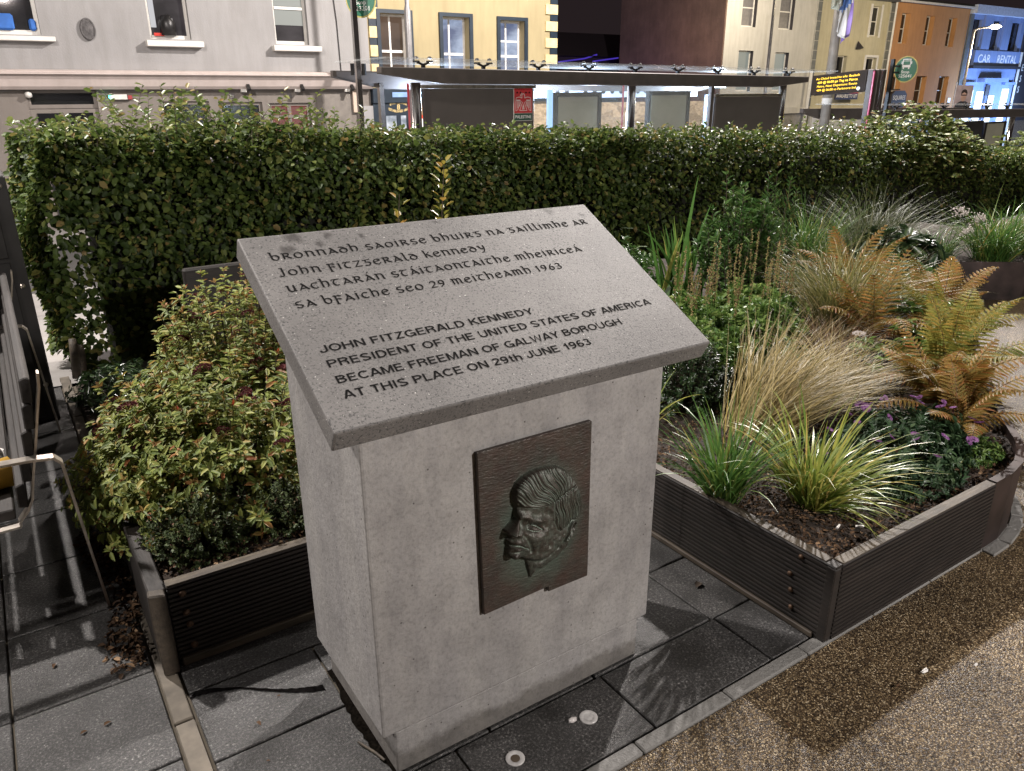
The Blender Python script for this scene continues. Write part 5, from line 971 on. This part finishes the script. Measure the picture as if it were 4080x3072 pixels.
cbld = terrace('cream_building','pale cream three storey building with grey quoins behind the flagpole',45.97,53.45,7.25,cw,[(48.0,49.12,5.1,6.9),(51.42,52.45,5.08,6.92)],[(48.2,49.35,1.5,3.8),(51.5,52.72,1.5,3.74)],M['off'],M['off'],.4)
part('window_band',M['off'],cbld,(51.2,51.418,32.96,32.998,5.0,7.05),(52.452,52.62,32.96,32.998,5.0,7.05),(51.3,51.498,32.96,32.998,1.4,3.9),(52.722,52.9,32.96,32.998,1.4,3.9),(51.5,52.72,32.96,32.998,3.742,3.9))
part('eaves',simple('dark_eaves',(.07,.065,.06),.6),cbld,(45.97,53.9,32.6,33.2,7.25,7.5)); part('quoin_joint',grout,cbld,(53.45,53.97,32.93,33.4,.6,7.2))
for k in range(11): part('quoin',quo,cbld,(53.48,53.94,32.915,32.929,.66+.6*k,1.21+.6*k))
part('shop_cornice',ww,cbld,(46,53.4,32.5,32.998,.3,.5)); part('shop_fascia',simple('pale_fascia',(.42,.42,.4),.6),cbld,(46,53.4,32.85,32.998,-1.3,.295)); part('shopfront',simple('brown_shopfront',(.06,.035,.025),.5),cbld,(46,53.4,32.9,32.998,-3.2,-1.305)); part('shop_window',simple('pale_blue_glass',(.22,.25,.28),.2),cbld,(47.2,49.6,32.88,32.899,-3,-1.6))
b = MB(); b.add([(50.0,32.9,4.2),(50.5,32.9,4.2),(50.45,32.6,4.3),(50.05,32.6,4.3),(50.25,32.95,4.75)],[(0,3,2,1),(0,1,4),(1,2,4),(2,3,4),(3,0,4)]); b.build('wall_light',charcoal,cbld)
b = MB(); b.tube([(45.0,32.7,-3),(45.3,32.7,.4),(45.35,32.7,2.8)],.1,8); b.build('white_downpipe',M['off'],cbld)
ow = mat_wall('orange_render',(.48,.235,.085),.16,20,.2)
ob = terrace('orange_building','orange rendered three storey building beneath the bright street lamp',53.98,63.75,7.3,ow,[(54.95,56.0,4.72,6.66),(58.05,59.1,4.68,6.63),(61.05,62.15,4.64,6.62)],[(54.85,56.06,.6,2.55),(58.05,59.4,.6,2.6),(61.1,62.45,.6,2.6)],M['off'],ow,.2,revd=.42,zlow=.2)
part('gutter',M['off'],ob,(53.9,63.8,32.55,32.75,7.3,7.42)); part('eaves',simple('dark_roof',(.03,.028,.03),.6),ob,(53.9,63.8,32.76,33.4,7.31,7.6)); b = MB(); b.tube([(53.9,32.85,-3),(53.9,32.85,7.3)],.07,8); b.build('downpipe',M['off'],ob)
part('shop_fascia',simple('dark_shop_fascia',(.05,.04,.04),.6),ob,(54.1,63.7,32.8,32.998,-.9,.19)); part('shopfront',simple('dim_shopfront',(.05,.045,.05),.5),ob,(54.1,63.7,32.9,32.998,-3.2,-.905)); part('meter_box',M['white'],ob,(62.75,63.1,32.93,32.998,.72,1.05))
bw = mat_wall('blue_paint',(.20,.27,.48),.2,30,.12)
bb = terrace('blue_building','blue lit shop building with the car rental sign at the right edge',63.8,72.5,7.0,bw,[(64.5,65.75,4.62,6.68),(67.45,68.75,4.6,6.68),(70.3,71.95,4.58,6.66)],[],M['blackmetal'],bw,.3,zlow=-3.2)
part('cornice',simple('pale_cornice',(.45,.5,.62),.6),bb,(63.8,72.6,32.5,33.1,7.0,7.6)); part('pilaster',bw,bb,(65.95,67.2,32.86,32.998,4.5,6.98),(68.95,70.1,32.86,32.998,4.5,6.98)); part('quoin_strip',quo,bb,(63.82,64.3,32.9,32.998,-3,6.98))
part('sign_board',bw,bb,(65.2,72.3,32.8,32.998,3.42,4.5)); part('sign_ledge',charcoal,bb,(64.9,72.4,32.6,32.998,3.2,3.4)); part('door_canopy',bw,bb,(66.7,70.4,32.4,32.998,2.2,2.5))
b = MB(); put_text(b,'CAR',(65.75,32.79,3.62),(1,0,0),(0,0,1),1.9,.6,.02); put_text(b,'RENTAL',(68.7,32.79,3.62),(1,0,0),(0,0,1),3.1,.6,.02); b.build('sign_lettering',M['white'],bb)
glow = emit('lit_entrance',(.72,.86,1),2.6); part('lit_doorway',glow,bb,(65.3,66.2,32.9,32.998,-2.6,1.6),(66.9,67.8,32.9,32.998,-2.6,1.5),(68.9,69.6,32.9,32.998,-2.6,1.2),(70.9,71.8,32.9,32.998,-2.6,1.7))
part('door_leaf',charcoal,bb,(68.0,68.1,32.85,32.899,-2.6,1.9),(68.5,68.6,32.85,32.899,-2.6,1.9),(68.0,68.6,32.86,32.897,1.2,2.0)); part('door_head',bw,bb,(64.5,66.4,32.7,32.998,2.0,2.2),(70.6,72.3,32.7,32.998,2.0,2.2))
bk = empty('black_shop',(73.4,33,-3),'black shop front with a vertical sign at the far right edge','building'); part('wall',charcoal,bk,(72.55,80,32.9,40,-3.2,6.2)); part('edge_strip',M['off'],bk,(72.52,72.7,32.8,32.898,-3,4.5)); b = MB()
for k,ch in enumerate('ESS'): put_text(b,ch,(73.3,32.88,3.1-.85*k),(1,0,0),(0,0,1),None,.5,.02,center=True)
b.build('vertical_lettering',M['off'],bk)
for x,y,z,w,c,s in ((65.8,30.2,.6,1300,(.35,.55,1),.3),(71.2,30.2,.6,1300,(.35,.55,1),.3),(68.5,29.0,-1.5,900,(.5,.7,1),.3)): lamp('shop_uplight',(x,y,z),w,c,s)
lamp('added_gable_light',(34.0,35.0,4.2),170,(1,.68,.5),.3)  # added lamp without a fixture, brightens the far gable
lamp('added_purple_light',(31,38.5,-.5),520,(.36,.22,1),.4)  # added purple lamp without a fixture, tints the gable and dark house
# --- signs fixed to or standing before the terrace
e = empty('letting_sign',(45.9,32.5,.9),'dark board reading available to let under the display sign','sign'); b = MB(); b.box(47.9,50.4,32.5,32.56,1.05,1.75); b.build('board',simple('letting_navy',(.02,.02,.05),.5),e); b = MB(); b.box(47.9,50.4,32.49,32.499,1.45,1.75); b.build('red_band',simple('letting_red',(.6,.08,.08),.5),e); b = MB(); put_text(b,'AVAILABLE TO LET',(48.0,32.485,1.18),(1,0,0),(0,0,1),2.3,.2,.02); b.build('lettering',M['white'],e)
e = empty('hanging_sign',(54.6,32.2,1.0),'black hexagonal shop sign on the corner of the orange building','sign'); b = MB(); b.prism([(54.0,32.2,.75),(54.0,32.2,1.35),(54.3,32.2,1.6),(55.5,32.2,1.6),(55.8,32.2,1.35),(55.8,32.2,.75),(55.5,32.2,.45),(54.3,32.2,.45)],(0,0,0),(0,.15,0)); b.build('board',charcoal,e); b = MB(); put_text(b,'SQUIRES',(54.15,32.19,1.0),(1,0,0),(0,0,1),1.5,.28,.01); b.build('lettering',M['off'],e); part('bracket',charcoal,e,(54.8,54.9,32.2,33,1.62,1.7))
# --- lamp posts, flagpole
def lamp_post(name, x, y, z0, z1, r0, r1, label, head=None, arm=None, cat='lamp post', mat=None):
    e = empty(name,(x,y,z0),label,cat,'street lamp posts'); b = MB(); b.tube([(x,y,z0),(x,y,z0+(z1-z0)*.45),(x,y,z0+(z1-z0)*.46),(x,y,z1)],[r0,r0,r1,r1*.8],12); b.build('post',mat or M['galv'],e,smooth=True)
    if arm: b = MB(); b.tube([(x,y,z1),(x+arm[0]*.3,y+arm[1]*.3,z1+.12),(x+arm[0],y+arm[1],z1+.2)],.05,8); b.build('arm',mat or M['galv'],e); hx,hy = x+arm[0],y+arm[1]; b = MB(); b.ico((hx+arm[0]*.25,hy+arm[1]*.25,z1+.2),.3,(1.4,1.,.45)); b.build('lantern',head or M['lampglow'],e,smooth=True)
    return e
M['galv'] = simple('galvanised_steel',(.30,.29,.29),.45,.5); M['lampglow'] = emit('lamp_glow',(1,.86,.55),26)
lamp_post('street_lamp',35.3,28.0,-2.9,6.5,.1,.085,'tall slim street lamp post glowing in front of the white building',arm=(.7,-.35))
lamp_post('street_lamp',49.0,24.7,-2.9,4.85,.1,.08,'street lamp with its lit lantern in front of the blue building',arm=(.95,-.45))
lamp_post('street_lamp',8.12,15.9,-1.3,9,.075,.05,'slim pale lamp post in front of the yellow building',arm=None)
fp = empty('flagpole',(13.35,8.5,-.7),'thick grey lamp column carrying drooping coloured flags right of the bus shelter','flagpole'); b = MB(); b.tube([(13.35,8.5,-.9),(13.35,8.5,2.2),(13.35,8.5,9)],[.098,.088,.06],16); b.build('pole',simple('pole_grey',(.2,.18,.155),.6),fp,smooth=True); b = MB(); b.tube([(13.35,8.5,1.36),(13.35,8.5,1.47)],.096,16); b.build('band',M['off'],fp)
fl = []; nu, nv = 26, 40
def flag(name, x, y, z0, z1, w, cols, label, seed, lean=0):
    b = MB(); vs = []; nu, nv = 18, 30
    for j in range(nv+1):
        v = j/nv
        for i in range(nu+1):
            u = i/nu; ww = w*(.55+.45*math.sin(min(1,v*1.3)*1.7))*(1-.55*max(0,v-.55)); vs.append((x+ww*(u-.5)+lean*v+.03*math.sin(v*7+seed), y-.10+.06*math.sin(u*11+v*4+seed)+.03*math.sin(u*23+seed), z1+(z0-z1)*v*(1-.25*abs(u-.55)) ))
    b.v = vs
    for j in range(nv):
        for i in range(nu):
            b.f.append((j*(nu+1)+i,j*(nu+1)+i+1,(j+1)*(nu+1)+i+1,(j+1)*(nu+1)+i)); k = int(((i/nu)*.9+(j/nv)*1.4+.1*math.sin(j*.5+seed))*len(cols)/2.3); b.mi.append(min(len(cols)-1,max(0,k)))
    o = b.build(name,[simple('flag_cloth',c,.8,var=.08) for c in cols],None,smooth=True); tag(o,label,'flag','flags on the lamp column'); o.modifiers.new('thickness','SOLIDIFY').thickness = .003
flag('flag',13.14,8.46,2.95,3.9,.30,[(.5,.42,.1),(.55,.2,.05),(.4,.42,.35),(.45,.45,.42)],'orange and pale flag hanging on the left of the lamp column',1,-.1)
flag('flag',13.27,8.42,2.42,3.95,.34,[(.55,.35,.06),(.06,.16,.5),(.10,.2,.5),(.6,.6,.6),(.2,.14,.42),(.2,.15,.4)],'blue white and purple flag drooping lowest on the lamp column',3,.04)
# ------------------------------------------------------------------ bus shelters
def shelter(name, label, x0, x1, y, zr, first=True):
    e = empty(name,((x0+x1)/2,y+.8,zr-2.6),label,'bus shelter'); sl = -.0078 if first else -.01; zf = lambda x: zr+(x-x0)*sl
    b = MB(); b.prism([(x0,y-.25,zf(x0)),(x1,y-.25,zf(x1)),(x1+.1,y+1.25,zf(x1)),(x0,y+1.25,zf(x0))],(0,0,0),(0,0,.018)); b.build('roof_glass',M['roofglass'],e)
    bt = lambda x: zf(x)-.075; b = MB(); xa, xb = x0+.02, x1-.45
    top = [(xa,bt(xa)),(xb,bt(xb))]; bot = [(xb,bt(xb)-.08),(xb-.85,bt(xb)-.155),(xa+.75,bt(xa)-.17),(xa,bt(xa)-.07)]
    b.prism([(px,y-.06,pz) for px,pz in top+bot],(0,0,0),(0,.12,0)); b.build('roof_beam',M['greybeam'],e,bevel=.008)
    b = MB(); b.prism([(px,y+1.6,pz) for px,pz in [(xa+.1,bt(xa)),(xb,bt(xb)),(xb,bt(xb)-.1),(xb-.8,bt(xb)-.22),(xa+.8,bt(xa)-.22),(xa+.1,bt(xa)-.08)]],(0,0,0),(0,.08,0)); b.build('rear_beam',M['greybeam'],e)
    k = int(round((x1-x0)/.795))
    for i in range(k):
        x = x0+.57+.795*i
        if x > x1-.2: break
        b = MB(); b.box(x-.018,x+.018,y-.02,y+.02,zf(x)-.075,zf(x)-.03); b.bar((x,y,zf(x)-.045),(x-.075,y,zf(x)-.018),.03,.02); b.bar((x,y,zf(x)-.045),(x+.075,y,zf(x)-.018),.03,.02); b.lathe([(.04,-.02),(.04,-.002)],(x-.085,y,zf(x)),'z',12); b.lathe([(.04,-.02),(.04,-.002)],(x+.085,y,zf(x)),'z',12)
        for sx in (-.085,.085): b.lathe([(.03,.0185),(.022,.038),(.01,.044)],(x+sx,y,zf(x)),'z',12)
        b.build('roof_clamp',M['blackmetal'],e)
    return e, zf
def spost(e, x, y, z0, z1, r=.058): b = MB(); b.tube([(x,y,z0),(x,y,z1)],r,18); b.build('post',M['chrome'],e,smooth=True)
sh, zf = shelter('bus_shelter','long steel and glass bus shelter seen from behind above the hedge',3.26,11.08,7.0,1.945)
for x in (3.73,6.985,10.12): spost(sh,x,7.02,-1,1.71)
for x in (4.02,8.54): b = MB(); b.box(x-.03,x+.03,8.56 if x < 5 else 7.0,8.64 if x < 5 else 7.06,-1,1.72); b.build('post',M['greybeam'] if x > 5 else M['chrome'],sh)
b = MB(); b.prism([(3.42,8.58,1.86),(3.42,8.58,1.80),(3.85,8.58,1.71),(4.45,8.58,1.785),(4.45,8.58,1.84)],(0,0,0),(0,.08,0)); b.lathe([(.055,.005),(.055,.01)],(3.8,8.58,1.79),'y',16); b.build('end_arm',M['greybeam'],sh)
for x in (3.36,3.5): b = MB(); b.tube([(x,7.9,1.8),(x,7.9,1.93)],.03,8); b.build('roof_strut',M['blackmetal'],sh)
b = MB(); b.box(3.82,5.36,7.0,7.05,-.8,1.645); p1 = b.build('back_panel',M['panel'],sh,bevel=.006); b = MB(); b.box(3.80,5.375,6.985,7.06,1.647,1.685); b.build('panel_rail',M['steel'],sh)
b = MB(); b.box(8.62,10.07,7.0,7.05,-.8,1.53); b.build('back_panel',M['panel'],sh,bevel=.006); b = MB(); b.box(8.6,10.09,6.985,7.06,1.532,1.565); b.build('panel_rail',M['steel'],sh)
for a,c in ((5.38,6.92),(7.05,8.5)): b = MB(); b.box(a,c,7.02,7.03,-.7,1.70); b.build('glass_panel',M['shglass'],sh)
b = MB(); b.box(8.62,10.07,7.02,7.028,1.57,1.695); b.build('glass_panel',M['shglass'],sh)
for x in (5.43,5.66): pass
for i,(a,c,zt) in enumerate(((5.745,6.515,1.6),(7.355,8.17,1.61))):
    b = MB(); y0,y1 = 7.07,7.14; b.box(a,a+.045,y0,y1,-.5,zt); b.box(c-.06,c,y0,y1,-.5,zt); b.box(a+.045,c-.06,y0,y1,zt-.055,zt); b.build('poster_frame',M['matt'],sh,bevel=.005); b = MB(); b.box(a+.04,c-.055,y0+.02,y1-.02,-.5,zt-.05); b.build('poster_panel',M['frosted'],sh)
    b = MB(); b.box(a-.075,a-.005,7.12,7.16,-.5,zt+.03); b.build('light_strip',emit('blue_edge_light',(.35,.6,1),1.5),sh) if i == 0 else None
bluepanel = simple('blue_lit_beam_steel',(.5,.56,.66),.5,0); b = MB(); b.box(5.5,9.9,8.61,8.66,1.52,1.73); b.build('perforated_beam',bluepanel,sh)  # blue-white cast of the tube light put into the beam's colour
for k in range(21):
    if k in (9,): continue
    b = MB(); x = 6.56+.18*k-.9; b.lathe([(.042,.0),(.042,.004)],(x,8.608,1.615),'y',14); b.build('hole',M['blackmetal'] if k > 6 else M['off'],sh)
b = MB(); b.box(10.1,10.3,8.6,8.62,-.8,1.55); b.build('side_glass',simple('pale_blue_side',(.25,.33,.45),.3),sh)
b = MB(); b.box(9.85,10.25,8.3,8.42,1.66,1.70); b.build('tube_light',emit('cool_tube',(.6,.85,1),12),sh); lamp('shelter_tube_light',(9.9,8.15,1.58),220,COOL,.12); lamp('shelter_tube_light',(7.0,7.9,1.55),240,(.6,.75,1),.12); lamp('shelter_tube_light',(4.6,8.2,1.6),80,(.6,.75,1),.1)
for z0 in (3.69,6.925,): b = MB(); b.box(z0-.018,z0-.0,7.1,7.12,-.8,1.7); b.build('red_strip',emit('red_edge_light',(1,.06,.08),.32),sh)
# poster on the shelter panel
ps = empty('protest_poster',(5.19,6.99,1.47),'small red poster with a white bird fixed to the dark shelter panel','poster'); yP = 6.992; T_ = lambda u,v: (5.055+.27*u, yP, 1.275+.40*v)
b = MB(); b.box(5.05,5.33,yP,6.999,1.27,1.68); b.build('backing',M['off'],ps); b = MB(); b.box(5.056,5.324,yP-.002,yP-.0002,1.362,1.674); b.build('red_field',simple('poster_red',(.46,.03,.035),.5),ps); b = MB(); b.box(5.056,5.324,yP-.002,yP-.0002,1.276,1.358); b.build('green_band',simple('poster_green',(.02,.07,.045),.5),ps)
b = MB(); put_text(b,'FREEDOM',(5.065,yP-.003,1.628),(1,0,0),(0,0,1),.25,.036,.02)
for cx in (5.10,5.15,5.23,5.28): b.add([(cx-.02,yP-.003,1.59),(cx+.02,yP-.003,1.59),(cx,yP-.003,1.612)],[(0,1,2)])
b.build('black_lettering',M['ink'],ps); b = MB(); put_text(b,'PALESTINE',(5.072,yP-.003,1.30),(1,0,0),(0,0,1),.236,.036,.01); b.build('white_lettering',M['white'],ps)
b = MB(); yy = yP-.0035
def ln(pts,w=.007):
    for p,q in zip(pts[:-1],pts[1:]): b.bar((p[0],yy,p[1]),(q[0],yy,q[1]),.001,w,(0,0,1) if abs(q[0]-p[0]) > abs(q[1]-p[1]) else (1,0,0)) if False else b.quad(*[(p[0]+sx*nx,yy,p[1]+sx*nz) if e_ == 0 else (q[0]+sx*nx,yy,q[1]+sx*nz) for e_,sx,nx,nz in [(0,-1,*nrm2(p,q,w)),(1,-1,*nrm2(p,q,w)),(1,1,*nrm2(p,q,w)),(0,1,*nrm2(p,q,w))]])
def nrm2(p,q,w): d = math.hypot(q[0]-p[0],q[1]-p[1]) or 1; return (-(q[1]-p[1])/d*w/2,(q[0]-p[0])/d*w/2)
c_ = 5.19
for sg in (-1,1):
    ln([(c_+sg*.02,1.535),(c_+sg*.06,1.548),(c_+sg*.105,1.54),(c_+sg*.112,1.50),(c_+sg*.112,1.385)]); ln([(c_+sg*.112,1.385),(c_+sg*.085,1.40),(c_+sg*.03,1.50)],.005)
    for k in range(4): ln([(c_+sg*(.05+.015*k),1.505),(c_+sg*(.05+.013*k),1.44-.008*k)],.006)
    ln([(c_+sg*.045,1.51),(c_+sg*.10,1.51)],.012); ln([(c_+sg*.012,1.49),(c_+sg*.055,1.39)],.006)
ln([(c_-.055,1.39),(c_+.055,1.39)],.006); ln([(c_-.014,1.40),(c_-.006,1.45)],.006); ln([(c_+.014,1.40),(c_+.006,1.45)],.006); ln([(c_,1.40),(c_,1.47)],.005)
ln([(c_-.02,1.535),(c_-.022,1.565),(c_-.01,1.585),(c_+.012,1.582),(c_+.02,1.56),(c_+.02,1.535)],.008); ln([(c_-.012,1.575),(c_-.045,1.572),(c_-.04,1.555)],.008); ln([(c_-.02,1.595),(c_-.03,1.585)],.01); b.build('bird_emblem',M['off'],ps)
# second shelter further right
s2, zf2 = shelter('bus_shelter','second lower bus shelter at the far right behind the maple bush',12.68,19.5,7.0,1.36,False)
for x in (14.85,17.6): spost(s2,x,7.02,-1.5,1.1,.05)
b = MB(); b.box(14.95,16.42,7.0,7.05,-1.2,1.03); b.build('back_panel',M['blackmetal'],s2); b = MB(); b.box(16.7,17.4,7.07,7.14,-.9,.96); b.build('poster_panel',M['frosted'],s2); b = MB(); b.box(16.62,16.7,7.06,7.15,-.9,.99); b.box(17.4,17.48,7.06,7.15,-.9,.99); b.box(16.7,17.4,7.06,7.15,.961,.99); b.build('poster_frame',M['matt'],s2); b = MB(); b.box(16.46,16.58,7.1,7.13,.75,1.0); b.build('light_strip',emit('blue_light2',(.05,.3,1),3),s2); b = MB(); b.box(17.68,19.3,7.02,7.03,-1,1.0); b.build('glass_panel',M['shglass'],s2); b = MB(); b.box(14.79,14.82,7.1,7.12,-1,1.05); b.build('red_strip',emit('red_light2',(1,.1,.1),.5),s2)
# display sign with its pylon
ds = empty('departure_display',(12.05,7.3,-.7),'black electronic bus departure display with yellow text','display sign'); A1 = Vector((12.30,8.12,1.69)); B1 = Vector((11.80,6.72,1.76)); ux = (B1-A1).normalized(); uz = Vector((0,0,1)); un = ux.cross(uz).normalized()
if un.dot(Vector((-.53,-1.38,1.6))-A1) < 0: un = -un
def on(u,v,h): return A1+ux*u+uz*v+un*h
Lw = (B1-A1).length
b = MB(); vs = [on(u,v,h) for h in (-.09,0) for u,v in ((0,-.165),(Lw,-.165),(Lw,.165),(0,.165))]; b.add(vs,[(0,1,2,3),(4,5,6,7),(0,1,5,4),(1,2,6,5),(2,3,7,6),(3,0,4,7)]); b.build('housing',simple('display_black',(.012,.008,.007),.35),ds,bevel=.008)
b = MB()
for k,s in enumerate(('An Chéad Imeachta eile: Bealach','  409 @ 06:00 go Tng na Páirce','Móire, Next Departure: Route','409 @ 06:00 to Parkmore Ind.')): put_text(b,s.strip(),on(.13+(.05 if k else 0),.082-.064*k,.003),ux,uz,Lw*.80 if k == 0 else Lw*.74,.036,.018)
b.build('yellow_text',emit('amber_leds',(1,.62,.04),3.2),ds); b = MB(); b.v = []; vs = [on(Lw-.16+.05*math.cos(a),-.115+.03*math.sin(a),.003) for a in np.linspace(0,6.28,14)[:-1]]; b.add(vs,[tuple(range(13))]); b.build('sticker',M['off'],ds)
b = MB()
for k in range(3): b.box(11.76+.1*k,11.84+.1*k,6.58-.03*k,6.68-.03*k,-1.2,1.925)
b.build('pylon',M['greybeam'],ds,bevel=.01); b = MB(); b.box(11.90,11.915,6.5,6.53,-1.2,1.92); b.build('bright_trim',M['chrome'],ds); b = MB(); b.box(11.745,11.77,6.55,6.57,-1.2,1.9); b.build('reflective_strip',simple('red_reflector',(.6,.08,.18),.3),ds)
# stop signs
def stop_sign(c, r, num, pole, label, grp='bus stop signs'):
    e = empty('bus_stop_sign',(pole[0],pole[1],pole[2]),label,'bus stop sign',grp); c = Vector(c); cp = Vector((-.53,-1.38,c.z)); n = (cp-c).normalized(); n = (n+Vector((-.25,.1,0))).normalized(); ux = Vector((-n.y,n.x,0)); ux = ux if ux.x > 0 else -ux; uz = Vector((0,0,1)); Q = lambda u,v,h: c+ux*u+uz*v+n*h
    def disc(rad,h0,h1,name,mat):
        b = MB(); m = 36; vs = [Q(rad*.93*math.cos(2*math.pi*k/m),rad*1.05*math.sin(2*math.pi*k/m),h) for h in (h0,h1) for k in range(m)]; b.add(vs,[tuple(range(m-1,-1,-1)),tuple(range(m,2*m))]+[(k,(k+1)%m,(k+1)%m+m,k+m) for k in range(m)]); return b.build(name,mat,e)
    disc(r,-.012,0,'rim',simple('sign_yellow',(.42,.36,.1),.5)); disc(r*.92,.0005,.002,'green_face',simple('sign_green',(.02,.13,.075),.4))
    b = MB(); k = r/.19
    def rc(x0,x1,z0,z1): b.quad(Q(x0*k,z0*k,.003),Q(x1*k,z0*k,.003),Q(x1*k,z1*k,.003),Q(x0*k,z1*k,.003))
    rc(-.062,.062,.145,.158); rc(-.062,-.05,.05,.145); rc(.05,.062,.05,.145); rc(-.05,.05,.122,.13); rc(-.062,.062,.03,.066); rc(-.05,-.03,.005,.03); rc(.03,.05,.005,.03); rc(-.078,-.066,.08,.12); rc(.066,.078,.08,.12)
    put_text(b,'Stop',Q(-.062*k,-.058*k,.003),ux,uz,.12*k,.042*k,.012); put_text(b,num,Q(-.095*k,-.122*k,.003),ux,uz,.19*k,.046*k,.012); b.build('white_markings',M['white'],e)
    b = MB(); b.bar((pole[0],pole[1],pole[2]),(pole[0],pole[1],c.z+.16),.055,.055,(0,1,0)); b.build('pole',M['chrome'] if r < .2 else M['blackmetal'],e); b = MB(); b.bar((pole[0],pole[1],c.z+.05),Q(-.1,.05,-.02),.02,.03); b.bar((pole[0],pole[1],c.z-.05),Q(-.1,-.05,-.02),.02,.03); b.build('bracket',M['blackmetal'],e)
stop_sign((12.98,6.77,1.94),.2,'525641',(12.70,6.85,-.9),'green round bus stop sign on a pole in front of the orange building')
stop_sign((3.45,7.74,2.61),.19,'523201',(3.32,7.66,-.4),'green round bus stop sign cut off by the top edge above the shelter end')
# election poster on a far pole
ep = empty('election_poster',(31.8,15.7,-2.2),'portrait poster of a person in dark clothes fixed to a pole before the blue building','poster'); P0 = Vector((31.28,15.62,1.0)); exx = Vector((.9,-.42,0)).normalized(); L0 = .72; Qp = lambda u,v,h: P0+exx*u*L0+Vector((0,0,1))*v*.78+Vector((-.42,-.9,0))*h
def plq_(name,mat,pts,h): b = MB(); n = len(pts); b.add([Qp(u,v,h) for u,v in pts]+[Qp(u,v,h-.004) for u,v in pts],[tuple(range(n)),tuple(range(2*n-1,n-1,-1))]+[(k,(k+1)%n,(k+1)%n+n,k+n) for k in range(n)]); return b.build(name,mat,ep)
plq_('board',simple('poster_pinkgrey',(.36,.28,.27),.6),[(0,-.1),(1,-.1),(1,1),(0,1)],0); plq_('dark_jacket',simple('poster_dark',(.03,.03,.035),.7),[(.06,-.05),(.94,-.05),(.9,.14),(.68,.26),(.36,.26),(.12,.14)],.006)
plq_('face',simple('poster_skin',(.42,.26,.19),.7),[(.5+.16*math.cos(a),.5+.25*math.sin(a)) for a in np.linspace(0,6.28,19)[:-1]],.012); plq_('hair',simple('poster_hair',(.03,.02,.017),.7),[(.33,.52),(.32,.66),(.38,.78),(.5,.82),(.62,.78),(.68,.66),(.67,.52),(.63,.62),(.5,.68),(.37,.62)],.018); plq_('glasses',charcoal,[(.34,.52),(.66,.52),(.66,.57),(.34,.57)],.0175); b = MB(); b.tube([(31.6,15.8,-2.3),(31.6,15.8,1.9)],.04,8); b.build('pole',M['galv'],ep)
e = empty('road_sign',(26.9,18.35,-1.8),'pole with a round red rimmed sign and a white plate beside the flagpole foot','road sign'); b = MB(); b.tube([(26.75,18.5,-2),(26.75,18.5,.95)],.04,8); b.build('post',M['galv'],e); b = MB(); b.lathe([(.24,.0),(.24,-.02),(.19,-.022)],(27.16,18.3,.5),'y',26); b.build('rim',simple('rim_red',(.5,.12,.08),.5),e); b = MB(); b.lathe([(.188,.024),(.188,.03)],(27.16,18.3,.5),'y',24); b.build('face',M['off'],e); b = MB(); b.box(26.55,27.0,18.4,18.43,-.1,.62); b.build('plate',M['off'],e)
